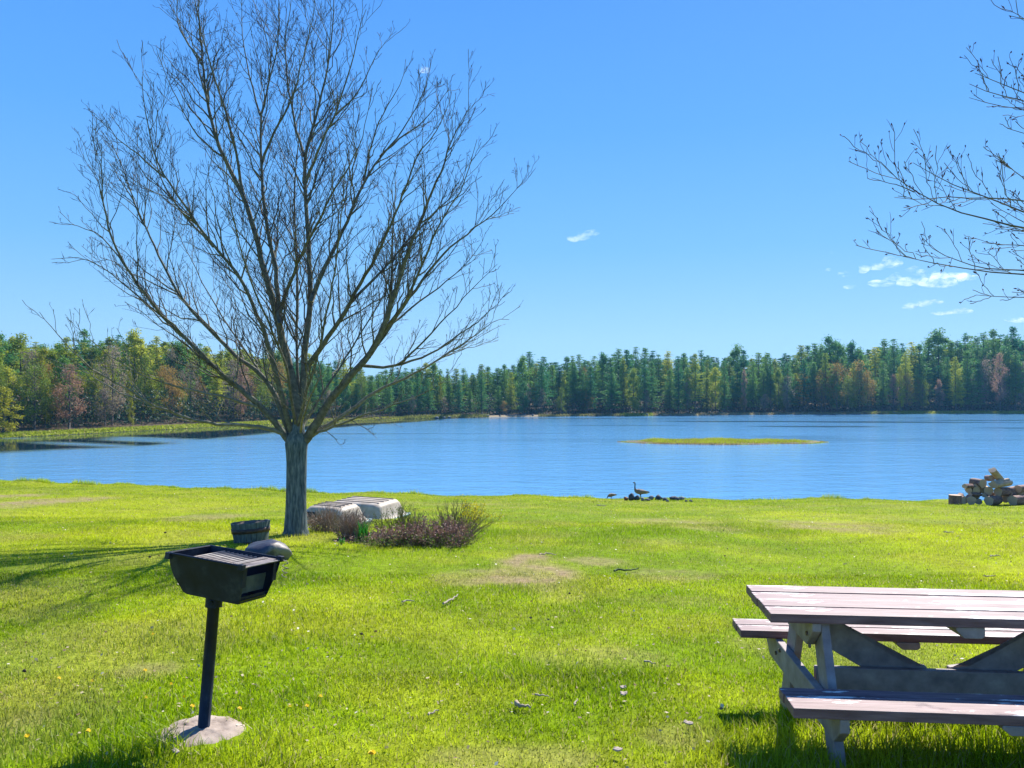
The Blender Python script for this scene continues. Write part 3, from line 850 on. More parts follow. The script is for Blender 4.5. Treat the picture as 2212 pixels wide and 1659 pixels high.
SPECIAL = [
 ('young_tree', 'yellow', 8, 2.0, 838, 'leafy yellow tree leaning over the bank at the left edge', 1.5, 1),
 ('larch', 'green', 75, 5, 790, 'tall yellow green tree second from the left on the far bank', 1.0, 0),
 ('larch', 'yellow', 98, 6, 812, 'narrow yellow tree beside the tan bare tree on the left bank', .7, 1),
 ('bare_maple', 'red', 150, 4, 792, 'tall pinkish tan bare tree at the front of the left bank', 1.0, 0),
 ('bare_maple', 'tan', 228, 5, 842, 'grey brown bare tree right of the pinkish one on the left bank', 1.0, 0),
 ('young_tree', 'yellow', 283, 4, 850, 'small bright yellow tree before dark pines on the left bank', .55, 1),
 ('bare_maple', 'orange', 372, 9, 800, 'orange tan tree behind the long low branch, left bank', .75, 0),
 ('bare_maple', 'red', 520, 5, 800, 'red barked slim tree left of the big tree trunk', .55, 1),
 ('young_tree', 'orange', 603, 12, 786, 'orange tree seen through the crown fork of the big tree', .7, 0),
 ('young_tree', 'yellow', 951, 8, 815, 'slim yellow tree low in the skyline right of the big tree', .35, 1),
 ('young_tree', 'green', 780, 6, 812, 'light green tree between the big limbs on the right', .8, 0),
 ('bare_maple', 'orange', 1257, 14, 797, 'small orange brown tree high among the middle pines', .7, 0),
 ('bare_maple', 'red', 1488, 6, 812, 'faint red tree among dark pines behind the island', .5, 1),
 ('bare_maple', 'red', 1608, 5, 800, 'small red crowned tree above the right part of the island', .45, 1),
 ('bare_maple', 'orange', 1808, 4, 788, 'left of two broad orange brown trees on the right shore', .95, 0),
 ('bare_maple', 'orange', 1856, 5, 782, 'right of two broad orange brown trees on the right shore', .95, 1),
 ('young_tree', 'yellow', 1944, 4, 794, 'bright golden tree on the right shore', .6, 1),
 ('bare_maple', 'red', 1930, 6, 812, 'reddish tree just left of the golden one, right shore', .6, 0),
 ('bare_maple', 'orange', 1985, 6, 820, 'small orange tree just right of the golden one, right shore', .6, 1),
 ('bare_maple', 'red', 2160, 3, 768, 'tall red brown tree with dark trunk near the right edge', .65, 0),
 ('young_tree', 'green', 2180, 8, 778, 'pale green tree behind the tall red brown one, right edge', 1.0, 0),
 ('bare_maple', 'tan', 1700, 4, 815, 'grey bare tree before the pines right of the island', .7, 0),
 ('bare_maple', 'tan', 2205, 3, 850, 'low grey bare tree in the lower right corner of the wood', .8, 1),
]
for (nm, kd, u, s, vt, lab, wf, k) in SPECIAL:
    put_tree(nm, BR[kd][k], u, s, vt, 11, lab, 'tree', None, wf)
REG = [(-80, 330, 'pine in the wood on the left bank, behind the low branches', 'pines on the left bank'),
       (330, 1040, 'pine on the far shore behind the big leafless tree', 'pines behind the big tree'),
       (1040, 1420, 'dark pine on the middle far shore, left of the grass island', 'pines left of the island'),
       (1420, 1780, 'dark pine on the far shore straight behind the grass island', 'pines behind the island'),
       (1780, 2300, 'tall pine on the right far shore', 'pines on the right shore')]
def pine_at(u, s, vt, wf=1.0):
    for (a, b_, lab, grp) in REG:
        if a <= u < b_: break
    left = u < 620
    pl = .85 if left else (.30 if u < 1040 else .16)
    src = PINES_L if rng.random() < pl else PINES
    p = src[rng.integers(7, 10)] if rng.random() < (.35 if left else .17) else src[rng.integers(0, 7)]
    put_tree('pine_tree', p, u, s, vt, 18, lab, 'tree', grp, wf * rng.uniform(.85, 1.15))
# front row, lower
u = -70.0
while u < 2285:
    if rng.random() < .80:
        s = rng.uniform(4.5, 11) if u > 620 else rng.uniform(10, 16)
        pine_at(u, s, skyline(u) + (rng.uniform(8, 60) if u > 620 else rng.uniform(25, 100)), .9)
    u += rng.uniform(15, 27)
# second row, making the skyline
u = -75.0
while u < 2285:
    vt = skyline(u) + float(np.clip(rng.normal(2, 10), -14, 24))
    pine_at(u, rng.uniform(13, 26) if u > 620 else rng.uniform(20, 34), vt, 1.05)
    u += rng.uniform(12, 21)
# bare and budding trees mixed in
MIX = [('green', .22), ('tan', .42), ('orange', .14), ('red', .10), ('yellow', .02)]
MIXL = [('green', .45), ('tan', .16), ('orange', .12), ('red', .02), ('yellow', .20)]
GL = {'green': ('budding light green tree mixed into the far pine wood', 'light green trees in the far wood'), 'tan': ('leafless grey brown tree mixed into the far pine wood', 'bare grey trees in the far wood'),
      'orange': ('small orange brown budding tree in the far pine wood', 'orange brown trees in the far wood'), 'red': ('small dull red budding tree in the far pine wood', 'dull red trees in the far wood'), 'yellow': ('small yellowish tree in the far pine wood', 'yellowish trees in the far wood')}
u = -60.0
while u < 2280:
    r_ = rng.random(); acc = 0
    for kd, w in (MIX if u > 620 else MIXL):
        acc += w
        if r_ < acc: break
    else: kd = None
    if kd:
        put_tree('broadleaf_tree', BR[kd][rng.integers(0, 2)], u, rng.uniform(3, 9) if u > 620 else rng.uniform(5, 20), skyline(u) + rng.uniform(55, 95) if u > 620 else skyline(u) + rng.uniform(8, 110), 11, GL[kd][0], 'tree', GL[kd][1], rng.uniform(.6, .9))
    u += rng.uniform(26, 60) if u > 620 else rng.uniform(11, 24)
print('far trees', ntree)
# the depth of the wood: trees beyond the ones that can be told apart
def wood_mass():
    Vs = []; 
    small = [pine_crown(300 + i, 18, 5.6, .12, whorl=.8, fs=.62, dens=.8) for i in range(4)]
    u = -110.0
    cols = []
    TV = MB()
    while u < 2330:
        for s in (rng.uniform(28, 40), rng.uniform(40, 60), rng.uniform(60, 85)):
            uu = u + rng.uniform(-8, 8)
            x, y, z = far_point(uu, s)
            top = EYE + (850 - (skyline(uu) + rng.exponential(9) + 9)) / FPX * y
            H = max(4, top - z)
            B = small[rng.integers(0, 4)]
            a = rng.random() * 6.28; k = H / 18
            V = B.copy() * [k ** .7 * 1.1, k ** .7 * 1.1, k]
            V = np.stack([V[:, 0] * math.cos(a) - V[:, 1] * math.sin(a) + x, V[:, 0] * math.sin(a) + V[:, 1] * math.cos(a) + y, V[:, 2] + z], -1)
            Vs.append(V)
            g = rng.random()
            left = 1 if uu < 620 else .35
            g = g ** .6 if uu < 620 else g
            c = np.array([.045, .20, .08]) * (1 - g * left) + np.array([.30, .34, .04]) * g * left
            cols.append(np.tile(c, (len(V), 1)))
        u += rng.uniform(13, 22)
    V = np.concatenate(Vs); c = np.concatenate(cols)
    me = mesh_np('far_wood', V, np.arange(len(V)).reshape(-1, 3), None, False, c)
    o = link('far_wood', me, leafy('far_wood_foliage', None, None, .25, attr=True))
    tag(o, 'deep green mass of the wood behind the front trees of the far shore', 'wood', kind='stuff')
    print('wood tris', len(V) // 3)
wood_mass()
# low undergrowth at the feet of the far trees
n = 60000
uu = rng.uniform(-90, 2300, n)
xs = []
uk = np.linspace(-100, 2310, 200)
fp = np.array([far_point(k, 0)[:2] for k in uk])
yy = np.interp(uu, uk, fp[:, 1]) + rng.uniform(5, 22, n); xx = (uu - 1106) / FPX * yy
zz = height(xx, yy) + rng.random(n) ** 1.5 * 4.2 * (.4 + fbm(xx, yy, 4))
dr = rng.normal(size=(n, 3)); dr /= np.linalg.norm(dr, axis=1, keepdims=True)
sd = np.cross(dr, rng.normal(size=(n, 3))); sd /= np.linalg.norm(sd, axis=1, keepdims=True)
c = np.stack([xx, yy, zz], -1)
V = np.stack([c - sd * .12, c + sd * .12, c + dr * .42], 1).reshape(-1, 3)
kk = rng.random(n)[:, None]
cc = np.where(kk < .6, np.array([.03, .085, .045]), np.where(kk < .82, np.array([.11, .075, .05]), np.array([.07, .12, .03])))
o = link('undergrowth', mesh_np('undergrowth', V, np.arange(len(V)).reshape(-1, 3), None, False, np.repeat(cc, 3, axis=0)), leafy('undergrowth_leaves', None, None, .2, attr=True))
tag(o, 'low brown and green undergrowth at the foot of the far wood', 'undergrowth', kind='stuff')

# ------------------------------------------------------------------ rocks
def rock_bm(seed, size, sub=3, rough=.22):
    r = random.Random(seed)
    bm = bmesh.new()
    bmesh.ops.create_icosphere(bm, subdivisions=sub, radius=1)
    dirs = [(Vector((r.gauss(0, 1), r.gauss(0, 1), r.gauss(0, 1))).normalized(), r.uniform(.55, .95)) for _ in range(12)]
    from mathutils import noise as mn
    o = Vector((r.random() * 50, r.random() * 50, r.random() * 50))
    for v in bm.verts:
        p = v.co.copy()
        for d, k in dirs:       # broken facets
            t = p.dot(d)
            if t > k: p -= d * (t - k) * .75
        p *= 1 + rough * mn.noise(p * 1.7 + o) + rough * .3 * mn.noise(p * 5 + o)
        v.co = Vector((p.x * size[0], p.y * size[1], p.z * size[2]))
    return bm
M_rock = noisy('grey_rock', [(.3, (.07, .085, .10)), (.6, (.18, .20, .21)), (.8, (.34, .33, .30))], 7, bstr=.6, bdist=.02)
M_rock_d = noisy('dark_rock', [(.3, (.02, .03, .045)), (.6, (.06, .075, .10)), (.85, (.14, .16, .17))], 9, bstr=.6, bdist=.02)
M_rock_r = noisy('red_brown_rock', [(.3, (.14, .05, .02)), (.7, (.32, .15, .08))], 9, bstr=.6, bdist=.02)
def rock(u, v, w, h, seed, m, label, cat='rock', group=None, d=None, name='rock', sub=3, dep=None):
    p = hit(u, v) if d is None else Vector((at(u, v, d).x, d, hz(at(u, v, d).x, d)))
    k = p.y / FPX
    mb = MB(); mb.bm(rock_bm(seed, (w * k / 2, (dep or w) * k / 2, h * k * .62), sub))
    o = mb.build(name, m, None, True); o.location = (p.x, p.y, p.z + h * k * .35)
    return tag(o, label, cat, group)
G_ = 'rocks of the old fire ring by the water'
for i, (u, v, w, h, m, lab) in enumerate([
    (1352, 1081, 11, 10, M_rock_r, 'red brown rock at the left end of the row by the water'),
    (1364, 1081, 15, 17, M_rock_d, 'tallest dark pointed rock in the row by the water, left of the goose'),
    (1376, 1080, 15, 12, M_rock_d, 'dark blue grey rock right at the feet of the standing goose'),
    (1388, 1082, 10, 8, M_rock, 'small grey rock in front of the standing goose'),
    (1398, 1082, 15, 6, M_rock_d, 'low flat dark rock just right of the standing goose'),
    (1407, 1080, 14, 10, M_rock, 'grey rock behind the low flat one, right of the goose'),
    (1423, 1080, 19, 12, M_rock_d, 'rounded blue grey rock in the middle of the row by the water'),
    (1436, 1082, 12, 8, M_rock_d, 'dark rock just right of the rounded middle one'),
    (1442, 1084, 9, 6, M_rock, 'small grey rock in the front of the row, right of the middle'),
    (1456, 1081, 24, 10, M_rock_d, 'long dark rock toward the right end of the row'),
    (1472, 1081, 16, 9, M_rock, 'pale topped rock right of the long dark rock'),
    (1483, 1084, 8, 5, M_rock_d, 'small dark stone second from the right end of the row'),
    (1492, 1084, 10, 5, M_rock_d, 'last small dark stone at the right end of the row')]):
    rock(u, v, w, h, 40 + i, m, lab, group=G_, sub=2)
# far shore stones
for i in range(22):
    u = [942, 958, 968, 1012, 1024, 1040, 1052, 1066, 1080, 1094, 1100, 1112, 1124, 1133, 1150, 1395, 1930, 1880, 1750, 1560, 1660, 1180][i] + rng.uniform(-3, 3)
    x, y, z = far_point(u, rng.uniform(.6, 3.0) if i > 2 else .3)
    w = rng.uniform(.6, 1.6) * (1.4 if i < 3 else 1)
    w *= .62; mb = MB(); mb.bm(rock_bm(90 + i, (w / 2, w / 2, w * .22), 2))
    o = mb.build('shore_boulder', M_rock, None, True); o.location = (x, y, z + .1)
    tag(o, 'pale boulder on the waterline of the middle far shore' if i < 16 else 'pale boulder on the waterline of the right far shore', 'rock', 'pale boulders on the middle far shore' if i < 16 else 'pale boulders on the right far shore')

# boulder by the tree
M_boul, N, L, b = mat('dark_lichen_boulder', rough=.55, spec=.5)
n = noise_tex(N, L, 4, 8, .65)
tc = N.new('ShaderNodeTexCoord'); sx = N.new('ShaderNodeSeparateXYZ'); L.new(tc.outputs['Object'], sx.inputs[0])
ma = N.new('ShaderNodeMath'); ma.operation = 'MULTIPLY_ADD'; L.new(sx.outputs[0], ma.inputs[0]); ma.inputs[1].default_value = .9; L.new(n.outputs[0], ma.inputs[2])
r = ramp(N, [(.35, (.025, .028, .045)), (.62, (.05, .05, .075)), (.72, (.22, .18, .15)), (.95, (.33, .30, .24))]); L.new(ma.outputs[0], r.inputs[0]); L.new(r.outputs[0], b.inputs['Base Color'])
bump(N, L, n.outputs[0], b, .6, .02)
p = hit(580, 1209)
mb = MB(); mb.bm(rock_bm(5, (.37, .27, .215), 4, .12))
o = mb.build('boulder', M_boul, None, True); o.location = (p.x, p.y, p.z + .10); o.rotation_euler = (0, R(-6), 0)
tag(o, 'dark rounded boulder with lichen behind the grill, near the tree foot', 'boulder')

# ------------------------------------------------------------------ half barrel planter
p = hit(543, 1171)
bar = empty('barrel_planter', p, R(12), 'weathered half barrel planter with dark hoop left of the tree', 'planter')
bar.rotation_euler = (R(-4), R(-3), R(12))
M_stave = noisy('weathered_staves', [(.3, (.04, .06, .065)), (.6, (.11, .14, .14)), (.8, (.22, .24, .22))], 10, stretch=(3, 3, .5), bstr=.6)
M_hoop = noisy('rusty_hoop', [(.3, (.02, .018, .02)), (.7, (.09, .05, .035))], 12, rough=.6, bstr=.3)
mb = MB(); ns = 22
for i in range(ns):
    a0 = i / ns * 2 * math.pi; a1 = (i + .93) / ns * 2 * math.pi
    V = []
    for z, r_ in ((-.04, .255), (.12, .285), (.33, .312)):
        zt = z + (rng.uniform(-.006, .006) if z > .3 else 0)
        for rr_ in (r_, r_ - .024):
            for a in (a0, a1): V.append((math.cos(a) * rr_, math.sin(a) * rr_, zt))
    q = []
    for k in (0, 4):
        q += [[k, k + 1, k + 5, k + 4], [k + 3, k + 2, k + 6, k + 7], [k + 2, k, k + 4, k + 6], [k + 1, k + 3, k + 7, k + 5]]
    q.append([8, 9, 11, 10])
    mb.add(V, q)
mb.build('staves', M_stave, bar)
for z0, z1, r_ in ((.165, .235, .304), (.0, .03, .272)):
    mb = MB(); V = []; k = 40
    for z, rr_ in ((z0, r_ - .006), (z1, r_ + .001)):
        for i in range(k): V.append((math.cos(i / k * 6.2832) * rr_, math.sin(i / k * 6.2832) * rr_, z))
    mb.add(V, [[i, (i + 1) % k, k + (i + 1) % k, k + i] for i in range(k)])
    o = mb.build('hoop', M_hoop, bar, True)
    sld = o.modifiers.new('s', 'SOLIDIFY'); sld.thickness = .004; sld.offset = 1
mb = MB(); k = 30; V = [(0, 0, .355)] + [(math.cos(i / k * 6.2832) * .285, math.sin(i / k * 6.2832) * .285, .318 + .012 * math.sin(i * 2.1)) for i in range(k)]
mb.add(V, None, [[0, 1 + i, 1 + (i + 1) % k] for i in range(k)])
mb.build('soil', noisy('potting_soil', [(.3, (.03, .02, .015)), (.7, (.12, .08, .05))], 20), bar, True)

# ------------------------------------------------------------------ upturned pedal boats
M_hull = noisy('weathered_cream_hull', [(.25, (.24, .19, .13)), (.5, (.42, .35, .27)), (.8, (.58, .52, .44))], 3.5, rough=.5, bstr=.15, detail=8)
M_seam = noisy('grimy_rib', [(.3, (.14, .11, .095)), (.7, (.30, .25, .21))], 9, rough=.7)
M_rim = noisy('teal_rim', [(.3, (.16, .30, .28)), (.7, (.38, .52, .48))], 6, rough=.5)
M_blk = noisy('black_paddle_plastic', [(.3, (.012, .012, .014)), (.7, (.04, .04, .045))], 10, rough=.5)
def rrect(hx, hy, r, z, k=7, nose=0.0):
    out = []
    for (sx_, sy_, a0) in ((1, 1, 0), (-1, 1, 90), (-1, -1, 180), (1, -1, 270)):
        for i in range(k):
            a = R(a0 + 90 * i / (k - 1))
            out.append((sx_ * (hx - r) + math.cos(a) * r, sy_ * (hy - r) + math.sin(a) * r, z))
    return out
def boat(name, loc, rz, label, L_=2.05, W_=1.35, H_=.50, tilt=(0, 0)):
    root = empty(name, loc, rz, label, 'pedal boat', 'upturned pedal boats behind the shrubs')
    root.rotation_euler = (tilt[0], tilt[1], rz)
    secs = [(L_ / 2 + .04, W_ / 2 + .04, .10, .02), (L_ / 2 - .01, W_ / 2 - .01, .12, .05), (L_ / 2 - .06, W_ / 2 - .06, .14, H_ * .35), (L_ / 2 - .12, W_ / 2 - .10, .16, H_ * .78),
            (L_ / 2 - .17, W_ / 2 - .14, .18, H_ * .94), (L_ / 2 - .26, W_ / 2 - .21, .18, H_)]
    mb = MB(); V = []
    for (hx, hy, r_, z) in secs: V += rrect(hx, hy, r_, z)
    k = 28; q = []
    for s_ in range(len(secs) - 1):
        for i in range(k):
            a = s_ * k + i; b_ = s_ * k + (i + 1) % k
            q.append([a, b_, b_ + k, a + k])
    c = len(V); V.append((0, 0, H_ + .012))
    t = [[(len(secs) - 1) * k + i, (len(secs) - 1) * k + (i + 1) % k, c] for i in range(k)]
    mb.add(V, q, t)
    mb.build('hull', M_hull, root, True)
    for yy_ in np.linspace(-W_ / 2 + .30, W_ / 2 - .30, 4):
        m2 = MB(); m2.box((L_ - .50, .016, .03), (0, yy_, H_ + .004), bev=.004); m2.build('keel_rib', M_seam, root)
    m2 = MB(); V = []
    for (hx, hy, z) in ((L_ / 2 + .03, W_ / 2 + .03, .0), (L_ / 2 + .075, W_ / 2 + .075, .0), (L_ / 2 + .075, W_ / 2 + .075, .045), (L_ / 2 + .03, W_ / 2 + .03, .045)): V += rrect(hx, hy, .12, z)
    q = []
    for s_ in range(4):
        for i in range(k):
            a = s_ * k + i; b_ = s_ * k + (i + 1) % k; e = ((s_ + 1) % 4) * k
            q.append([a, b_, e + (i + 1) % k, e + i])
    m2.add(V, q); m2.build('rim', M_rim, root, True)
    # paddle opening and crank on the near side
    m2 = MB(); m2.box((.26, .05, .13), (-.28, -W_ / 2 + .075, H_ * .60), Matrix.Rotation(R(-12), 4, 'X').to_3x3(), .01); m2.build('paddle_opening', M_blk, root)
    m2 = MB(); m2.tube([(-.20, -W_ / 2 + .02, H_ * .5), (-.20, -W_ / 2 - .03, H_ * .34), (-.05, -W_ / 2 - .035, H_ * .34), (.06, -W_ / 2 - .03, H_ * .38)], .014, 6); m2.build('crank', M_blk, root, True)
    return root
p = hit(800, 1120)
boat('pedal_boat', (p.x - .22, p.y + .55, hz(p.x - .22, p.y + .55) + .0), R(-24), 'upturned cream pedal boat with dark ribs, the farther right one', 1.75, 1.25, .43, (R(2), 0))
p = hit(722, 1134)
boat('pedal_boat', (p.x - .12, p.y + .45, hz(p.x, p.y + .45) + .0), R(-24), 'upturned cream pedal boat half hidden by the brown shrub beside the tree', 1.22, 1.0, .42, (R(2), 0))

# ------------------------------------------------------------------ shrubs
def shrub(name, u, v, wid, hgt, nst, label, stem_m, leaf_m=None, nleaf=0, lean=(0, 0), depth=.5, cat='shrub', fs=.03, spread=.5, lz=(.3, 1), rad=.0045, leaf_bias=None):
    p = hit(u, v)
    root = empty(name, p, 0, label, cat)
    n = nst
    bx = rng.uniform(-wid / 2, wid / 2, n) * spread; by = rng.uniform(-depth / 2, depth / 2, n) * .7
    P0 = np.stack([bx, by, np.full(n, -.03)], -1)
    dx = bx / (wid / 2 * spread + 1e-6) * (1 - spread) * wid / 2 + rng.normal(size=n) * wid * .10 + lean[0]
    dy = rng.normal(size=n) * depth * .35 + lean[1]
    hh = hgt * (.55 + .5 * rng.random(n)) * (1 - .35 * np.abs(bx + dx) / (wid / 2 + 1e-6) * .8)
    m = 6; s = np.linspace(0, 1, m)[None, :, None]
    D = np.stack([dx, dy, hh], -1)[:, None]
    P = P0[:, None] + D * s + np.stack([dx * .25, dy * .25, -hh * .18], -1)[:, None] * (s ** 2 - s) * 1.2
    P += rng.normal(size=P.shape) * .012 * (s > 0)
    Rr = np.linspace(rad * 1.4, rad * .5, m)[None].repeat(n, 0)
    P2, R2 = spawn(P, Rr, .2, .07, 32, .45, .35, 4, .0035, .0018, (.06, .3))
    mb = MB(); mb.add(*tube_batch(P, Rr, 4)); mb.add(*tube_batch(P2, R2, 3))
    mb.build('stems', stem_m, root)
    if leaf_m is not None and nleaf:
        tips = P2[rng.integers(0, len(P2), nleaf * 3), rng.integers(1, 4, nleaf * 3)]
        k = (tips[:, 2] > lz[0] * hgt) & (tips[:, 2] < lz[1] * hgt)
        if leaf_bias: k &= leaf_bias(tips)
        tips = tips[k][:nleaf]
        nn = len(tips)
        tips = tips + rng.normal(size=(nn, 3)) * .02
        dr = rng.normal(size=(nn, 3)); dr /= np.linalg.norm(dr, axis=1, keepdims=True)
        sd = np.cross(dr, rng.normal(size=(nn, 3))); sd /= np.linalg.norm(sd, axis=1, keepdims=True)
        V = np.stack([tips, tips + dr * fs * .5 + sd * fs * .35, tips + dr * fs, tips + dr * fs * .5 - sd * fs * .35], 1).reshape(-1, 3)
        mb = MB(); mb.add(V, np.arange(nn * 4).reshape(-1, 4)); mb.build('leaves' if 'green' in leaf_m.name or 'purple' in leaf_m.name else 'blossom', leaf_m, root)
    return root
M_st_tan = noisy('dry_tan_stems', [(.3, (.20, .13, .09)), (.7, (.42, .31, .22))], 20, bstr=.1)
M_st_pur = noisy('purple_brown_stems', [(.3, (.11, .07, .06)), (.7, (.27, .18, .13))], 20, bstr=.1)
M_st_yg = noisy('olive_stems', [(.3, (.13, .12, .04)), (.7, (.28, .25, .09))], 20, bstr=.1)
M_fors = leafy('forsythia_yellow', (.40, .38, .01), (.60, .52, .02), .4, 20, False)
M_purl = leafy('purple_leaves', (.13, .07, .055), (.32, .19, .14), .3, 20, False)
M_gl = leafy('green_leaves_small', (.06, .12, .02), (.20, .26, .04), .35, 20, False)
shrub('dry_shrub', 712, 1148, 1.05, .52, 170, 'dry tan brown shrub right beside the tree trunk', M_st_tan, depth=.6)
shrub('dry_shrub', 762, 1164, .66, .55, 170, 'dry brown shrub in front of the nearer pedal boat', M_st_tan, M_purl, 250, depth=.5, lz=(0, .4))
shrub('purple_shrub', 915, 1178, 1.5, .40, 170, 'low purple brown shrub in the front of the planting', M_st_pur, M_purl, 1700, depth=.6, spread=.85, fs=.04, lz=(0, .95))
shrub('purple_shrub', 965, 1168, .75, .47, 60, 'upright dark purple shrub inside the yellow one', M_st_pur, M_purl, 700, depth=.4, spread=.6, fs=.035, lz=(.1, .9), lean=(.15, 0))
shrub('forsythia', 985, 1160, 1.1, .68, 90, 'tall olive shrub with yellow blossom at the right end of the planting', M_st_yg, M_fors, 600, depth=.6, spread=.5, fs=.035, lean=(.12, 0), lz=(.5, 1.2), leaf_bias=lambda t: t[:, 0] > .12)
shrub('olive_shrub', 862, 1158, .9, .58, 90, 'thin olive stemmed shrub before the farther pedal boat', M_st_yg, M_gl, 420, depth=.5, spread=.8, fs=.03, lz=(.2, .9))
shrub('creeping_shrub', 900, 1180, 1.55, .22, 120, 'low green leaved creeping shrub along the front edge of the planting', M_st_pur, M_gl, 1300, depth=.45, spread=.95, fs=.035, lz=(0, 1))
# fallen leaves in the bed
n = 5200
p1 = hit(745, 1160); p2 = hit(1000, 1172)
tx = rng.random(n); x = p1.x + (p2.x - p1.x) * tx; y = p1.y - .25 + (p2.y - p1.y) * tx + rng.normal(size=n) * .28
z = height(x, y) + .005 + rng.random(n) ** 2 * .09
dr = rng.normal(size=(n, 3)) * [1, 1, .35]; dr /= np.linalg.norm(dr, axis=1, keepdims=True)
sd = np.cross(dr, rng.normal(size=(n, 3)) * [.3, .3, 1]); sd /= np.linalg.norm(sd, axis=1, keepdims=True)
c = np.stack([x, y, z], -1); f_ = .045 * (.6 + .7 * rng.random(n))[:, None]
V = np.stack([c, c + dr * f_ * .5 + sd * f_ * .4, c + dr * f_, c + dr * f_ * .5 - sd * f_ * .4], 1).reshape(-1, 3)
kk = rng.random(n)[:, None]
cc = np.where(kk < .5, np.array([.40, .26, .19]), np.where(kk < .8, np.array([.16, .08, .06]), np.array([.06, .035, .03]))) * (.7 + .5 * rng.random((n, 1)))
o = link('leaf_litter', mesh_np('leaf_litter', V, None, np.arange(n * 4).reshape(-1, 4), False, np.repeat(cc, 4, axis=0)), leafy('dead_leaves', None, None, .15, attr=True))
tag(o, 'pinkish brown dead leaves under the shrubs', 'leaf litter', kind='stuff')
# narrow leaved clumps
def bulb_clump(u, v, n, h, w, label):
    p = hit(u, v)
    x = rng.normal(size=n) * w; y = rng.normal(size=n) * w
    c = tint(np.tile(np.array([.03, .19, .02]), (n, 1)), .4, 0)
    V, T, cc = blades(x, y, np.zeros(n), h * (.6 + .5 * rng.random(n)), np.full(n, .014), c, .45, True)
    o = link('daffodil_leaves', mesh_np('daffodil_leaves', V, T, None, False, cc), M_grass); o.location = p
    tag(o, label, 'plant')
bulb_clump(785, 1170, 90, .36, .05, 'upright dark green daffodil leaves between the two shrub groups')
bulb_clump(738, 1177, 16, .16, .02, 'small thin green daffodil tuft in the grass right of the trunk')
# pale fallen branches by the trunk
M_pale = noisy('pale_dead_wood', [(.3, (.22, .18, .13)), (.7, (.42, .37, .29))], 15, bstr=.3)
def stick(name, pts, r, label, twigs=(), lift=.03, group=None, cat='stick', m=None):
    P = []
    for i, (u, v) in enumerate(pts):
        q = hit(u, v); P.append(Vector((q.x, q.y, q.z + lift)))
    base_ = P[0].copy()
    mb = MB()
    Q, s = smooth_path([p_ - base_ for p_ in P], max(5, len(P) * 3)); Q += rng.normal(size=Q.shape) * r * .4
    mb.tube(Q, r * (1 - .6 * s), 6)
    for (t, a, l) in twigs:
        k = int(t * (len(Q) - 1)); q0 = Vector(Q[k])
        mb.tube([q0, q0 + Vector((math.cos(a) * l * .6, .05 * l, math.sin(a) * l * .5)), q0 + Vector((math.cos(a) * l, 0, math.sin(a) * l * .7))], [r * .6, r * .4, r * .2], 5)
    o = mb.build(name, m or M_pale, None, True); o.location = base_
    return tag(o, label, cat, group)
stick('fallen_branch', [(652, 1156), (676, 1148), (700, 1136), (722, 1126)], .011, 'long pale dead branch lying from the trunk foot into the shrub', [(.5, 1.9, .12), (.7, .5, .2)], .10, cat='branch')
stick('fallen_branch', [(661, 1145), (680, 1138), (704, 1130)], .010, 'shorter pale dead branch with forked twigs behind the long one', [(.4, 1.2, .15), (.6, .3, .25), (.3, 2.2, .1)], .16, cat='branch')

# ------------------------------------------------------------------ picnic table
M_paint, N, L, b = mat('worn_maroon_paint', rough=.55, spec=.35)
n1 = noise_tex(N, L, 7, 9, .72, stretch=(.55, 3.6, 3.6))
n2 = noise_tex(N, L, 2.4, 6, .6, stretch=(.6, 2.5, 2.5))
n3 = noise_tex(N, L, 40, 4, .6, stretch=(.12, 1, 1))
pc = ramp(N, [(.3, (.11, .052, .058)), (.6, (.20, .115, .125)), (.8, (.28, .175, .18))]); L.new(n3.outputs[0], pc.inputs[0])
wc_ = ramp(N, [(.3, (.60, .56, .50)), (.7, (.82, .79, .74))]); L.new(n3.outputs[0], wc_.inputs[0])
mul = N.new('ShaderNodeMath'); mul.operation = 'ADD'; L.new(n1.outputs[0], mul.inputs[0]); L.new(n2.outputs[0], mul.inputs[1])
msk = ramp(N, [(.548, (0, 0, 0)), (.562, (1, 1, 1))])
hf = N.new('ShaderNodeMath'); hf.operation = 'MULTIPLY'; hf.inputs[1].default_value = .5; L.new(mul.outputs[0], hf.inputs[0]); L.new(hf.outputs[0], msk.inputs[0])
geo = N.new('ShaderNodeNewGeometry'); sz = N.new('ShaderNodeSeparateXYZ'); L.new(geo.outputs['True Normal'], sz.inputs[0])
gt = N.new('ShaderNodeMath'); gt.operation = 'GREATER_THAN'; gt.inputs[1].default_value = .7; L.new(sz.outputs[2], gt.inputs[0])
mm = N.new('ShaderNodeMath'); mm.operation = 'MULTIPLY'; L.new(msk.outputs[0], mm.inputs[0]); L.new(gt.outputs[0], mm.inputs[1])
mx = N.new('ShaderNodeMix'); mx.data_type = 'RGBA'; L.new(mm.outputs[0], mx.inputs[0]); L.new(pc.outputs[0], mx.inputs[6]); L.new(wc_.outputs[0], mx.inputs[7])
L.new(mx.outputs[2], b.inputs['Base Color']); bump(N, L, n3.outputs[0], b, .5, .004)
M_under = noisy('shade_lifted_paint', [(.3, (.17, .135, .14)), (.6, (.29, .24, .235)), (.8, (.40, .34, .32))], 10, stretch=(1, 1, 1), rough=.6, bstr=.4, bdist=.004)  # frame paint, colour raised to lift the shade under the top
TYC = 4.06
tx0 = 1.283
tz = EYE - 1.07 - .75
table = empty('picnic_table', (tx0, TYC, tz), R(-5.0), 'faded maroon wooden picnic table with peeling paint in the lower right', 'picnic table')
TL = 1.83
def board(name, L_, w_, t_, loc, parent=table, M=None, m=M_paint, bev=.004, objrot=None):
    mb = MB(); mb.box((L_, w_, t_), (0, 0, 0), None, bev)
    o = mb.build(name, m, parent); o.location = loc
    if M is not None: o.rotation_euler = M
    return o
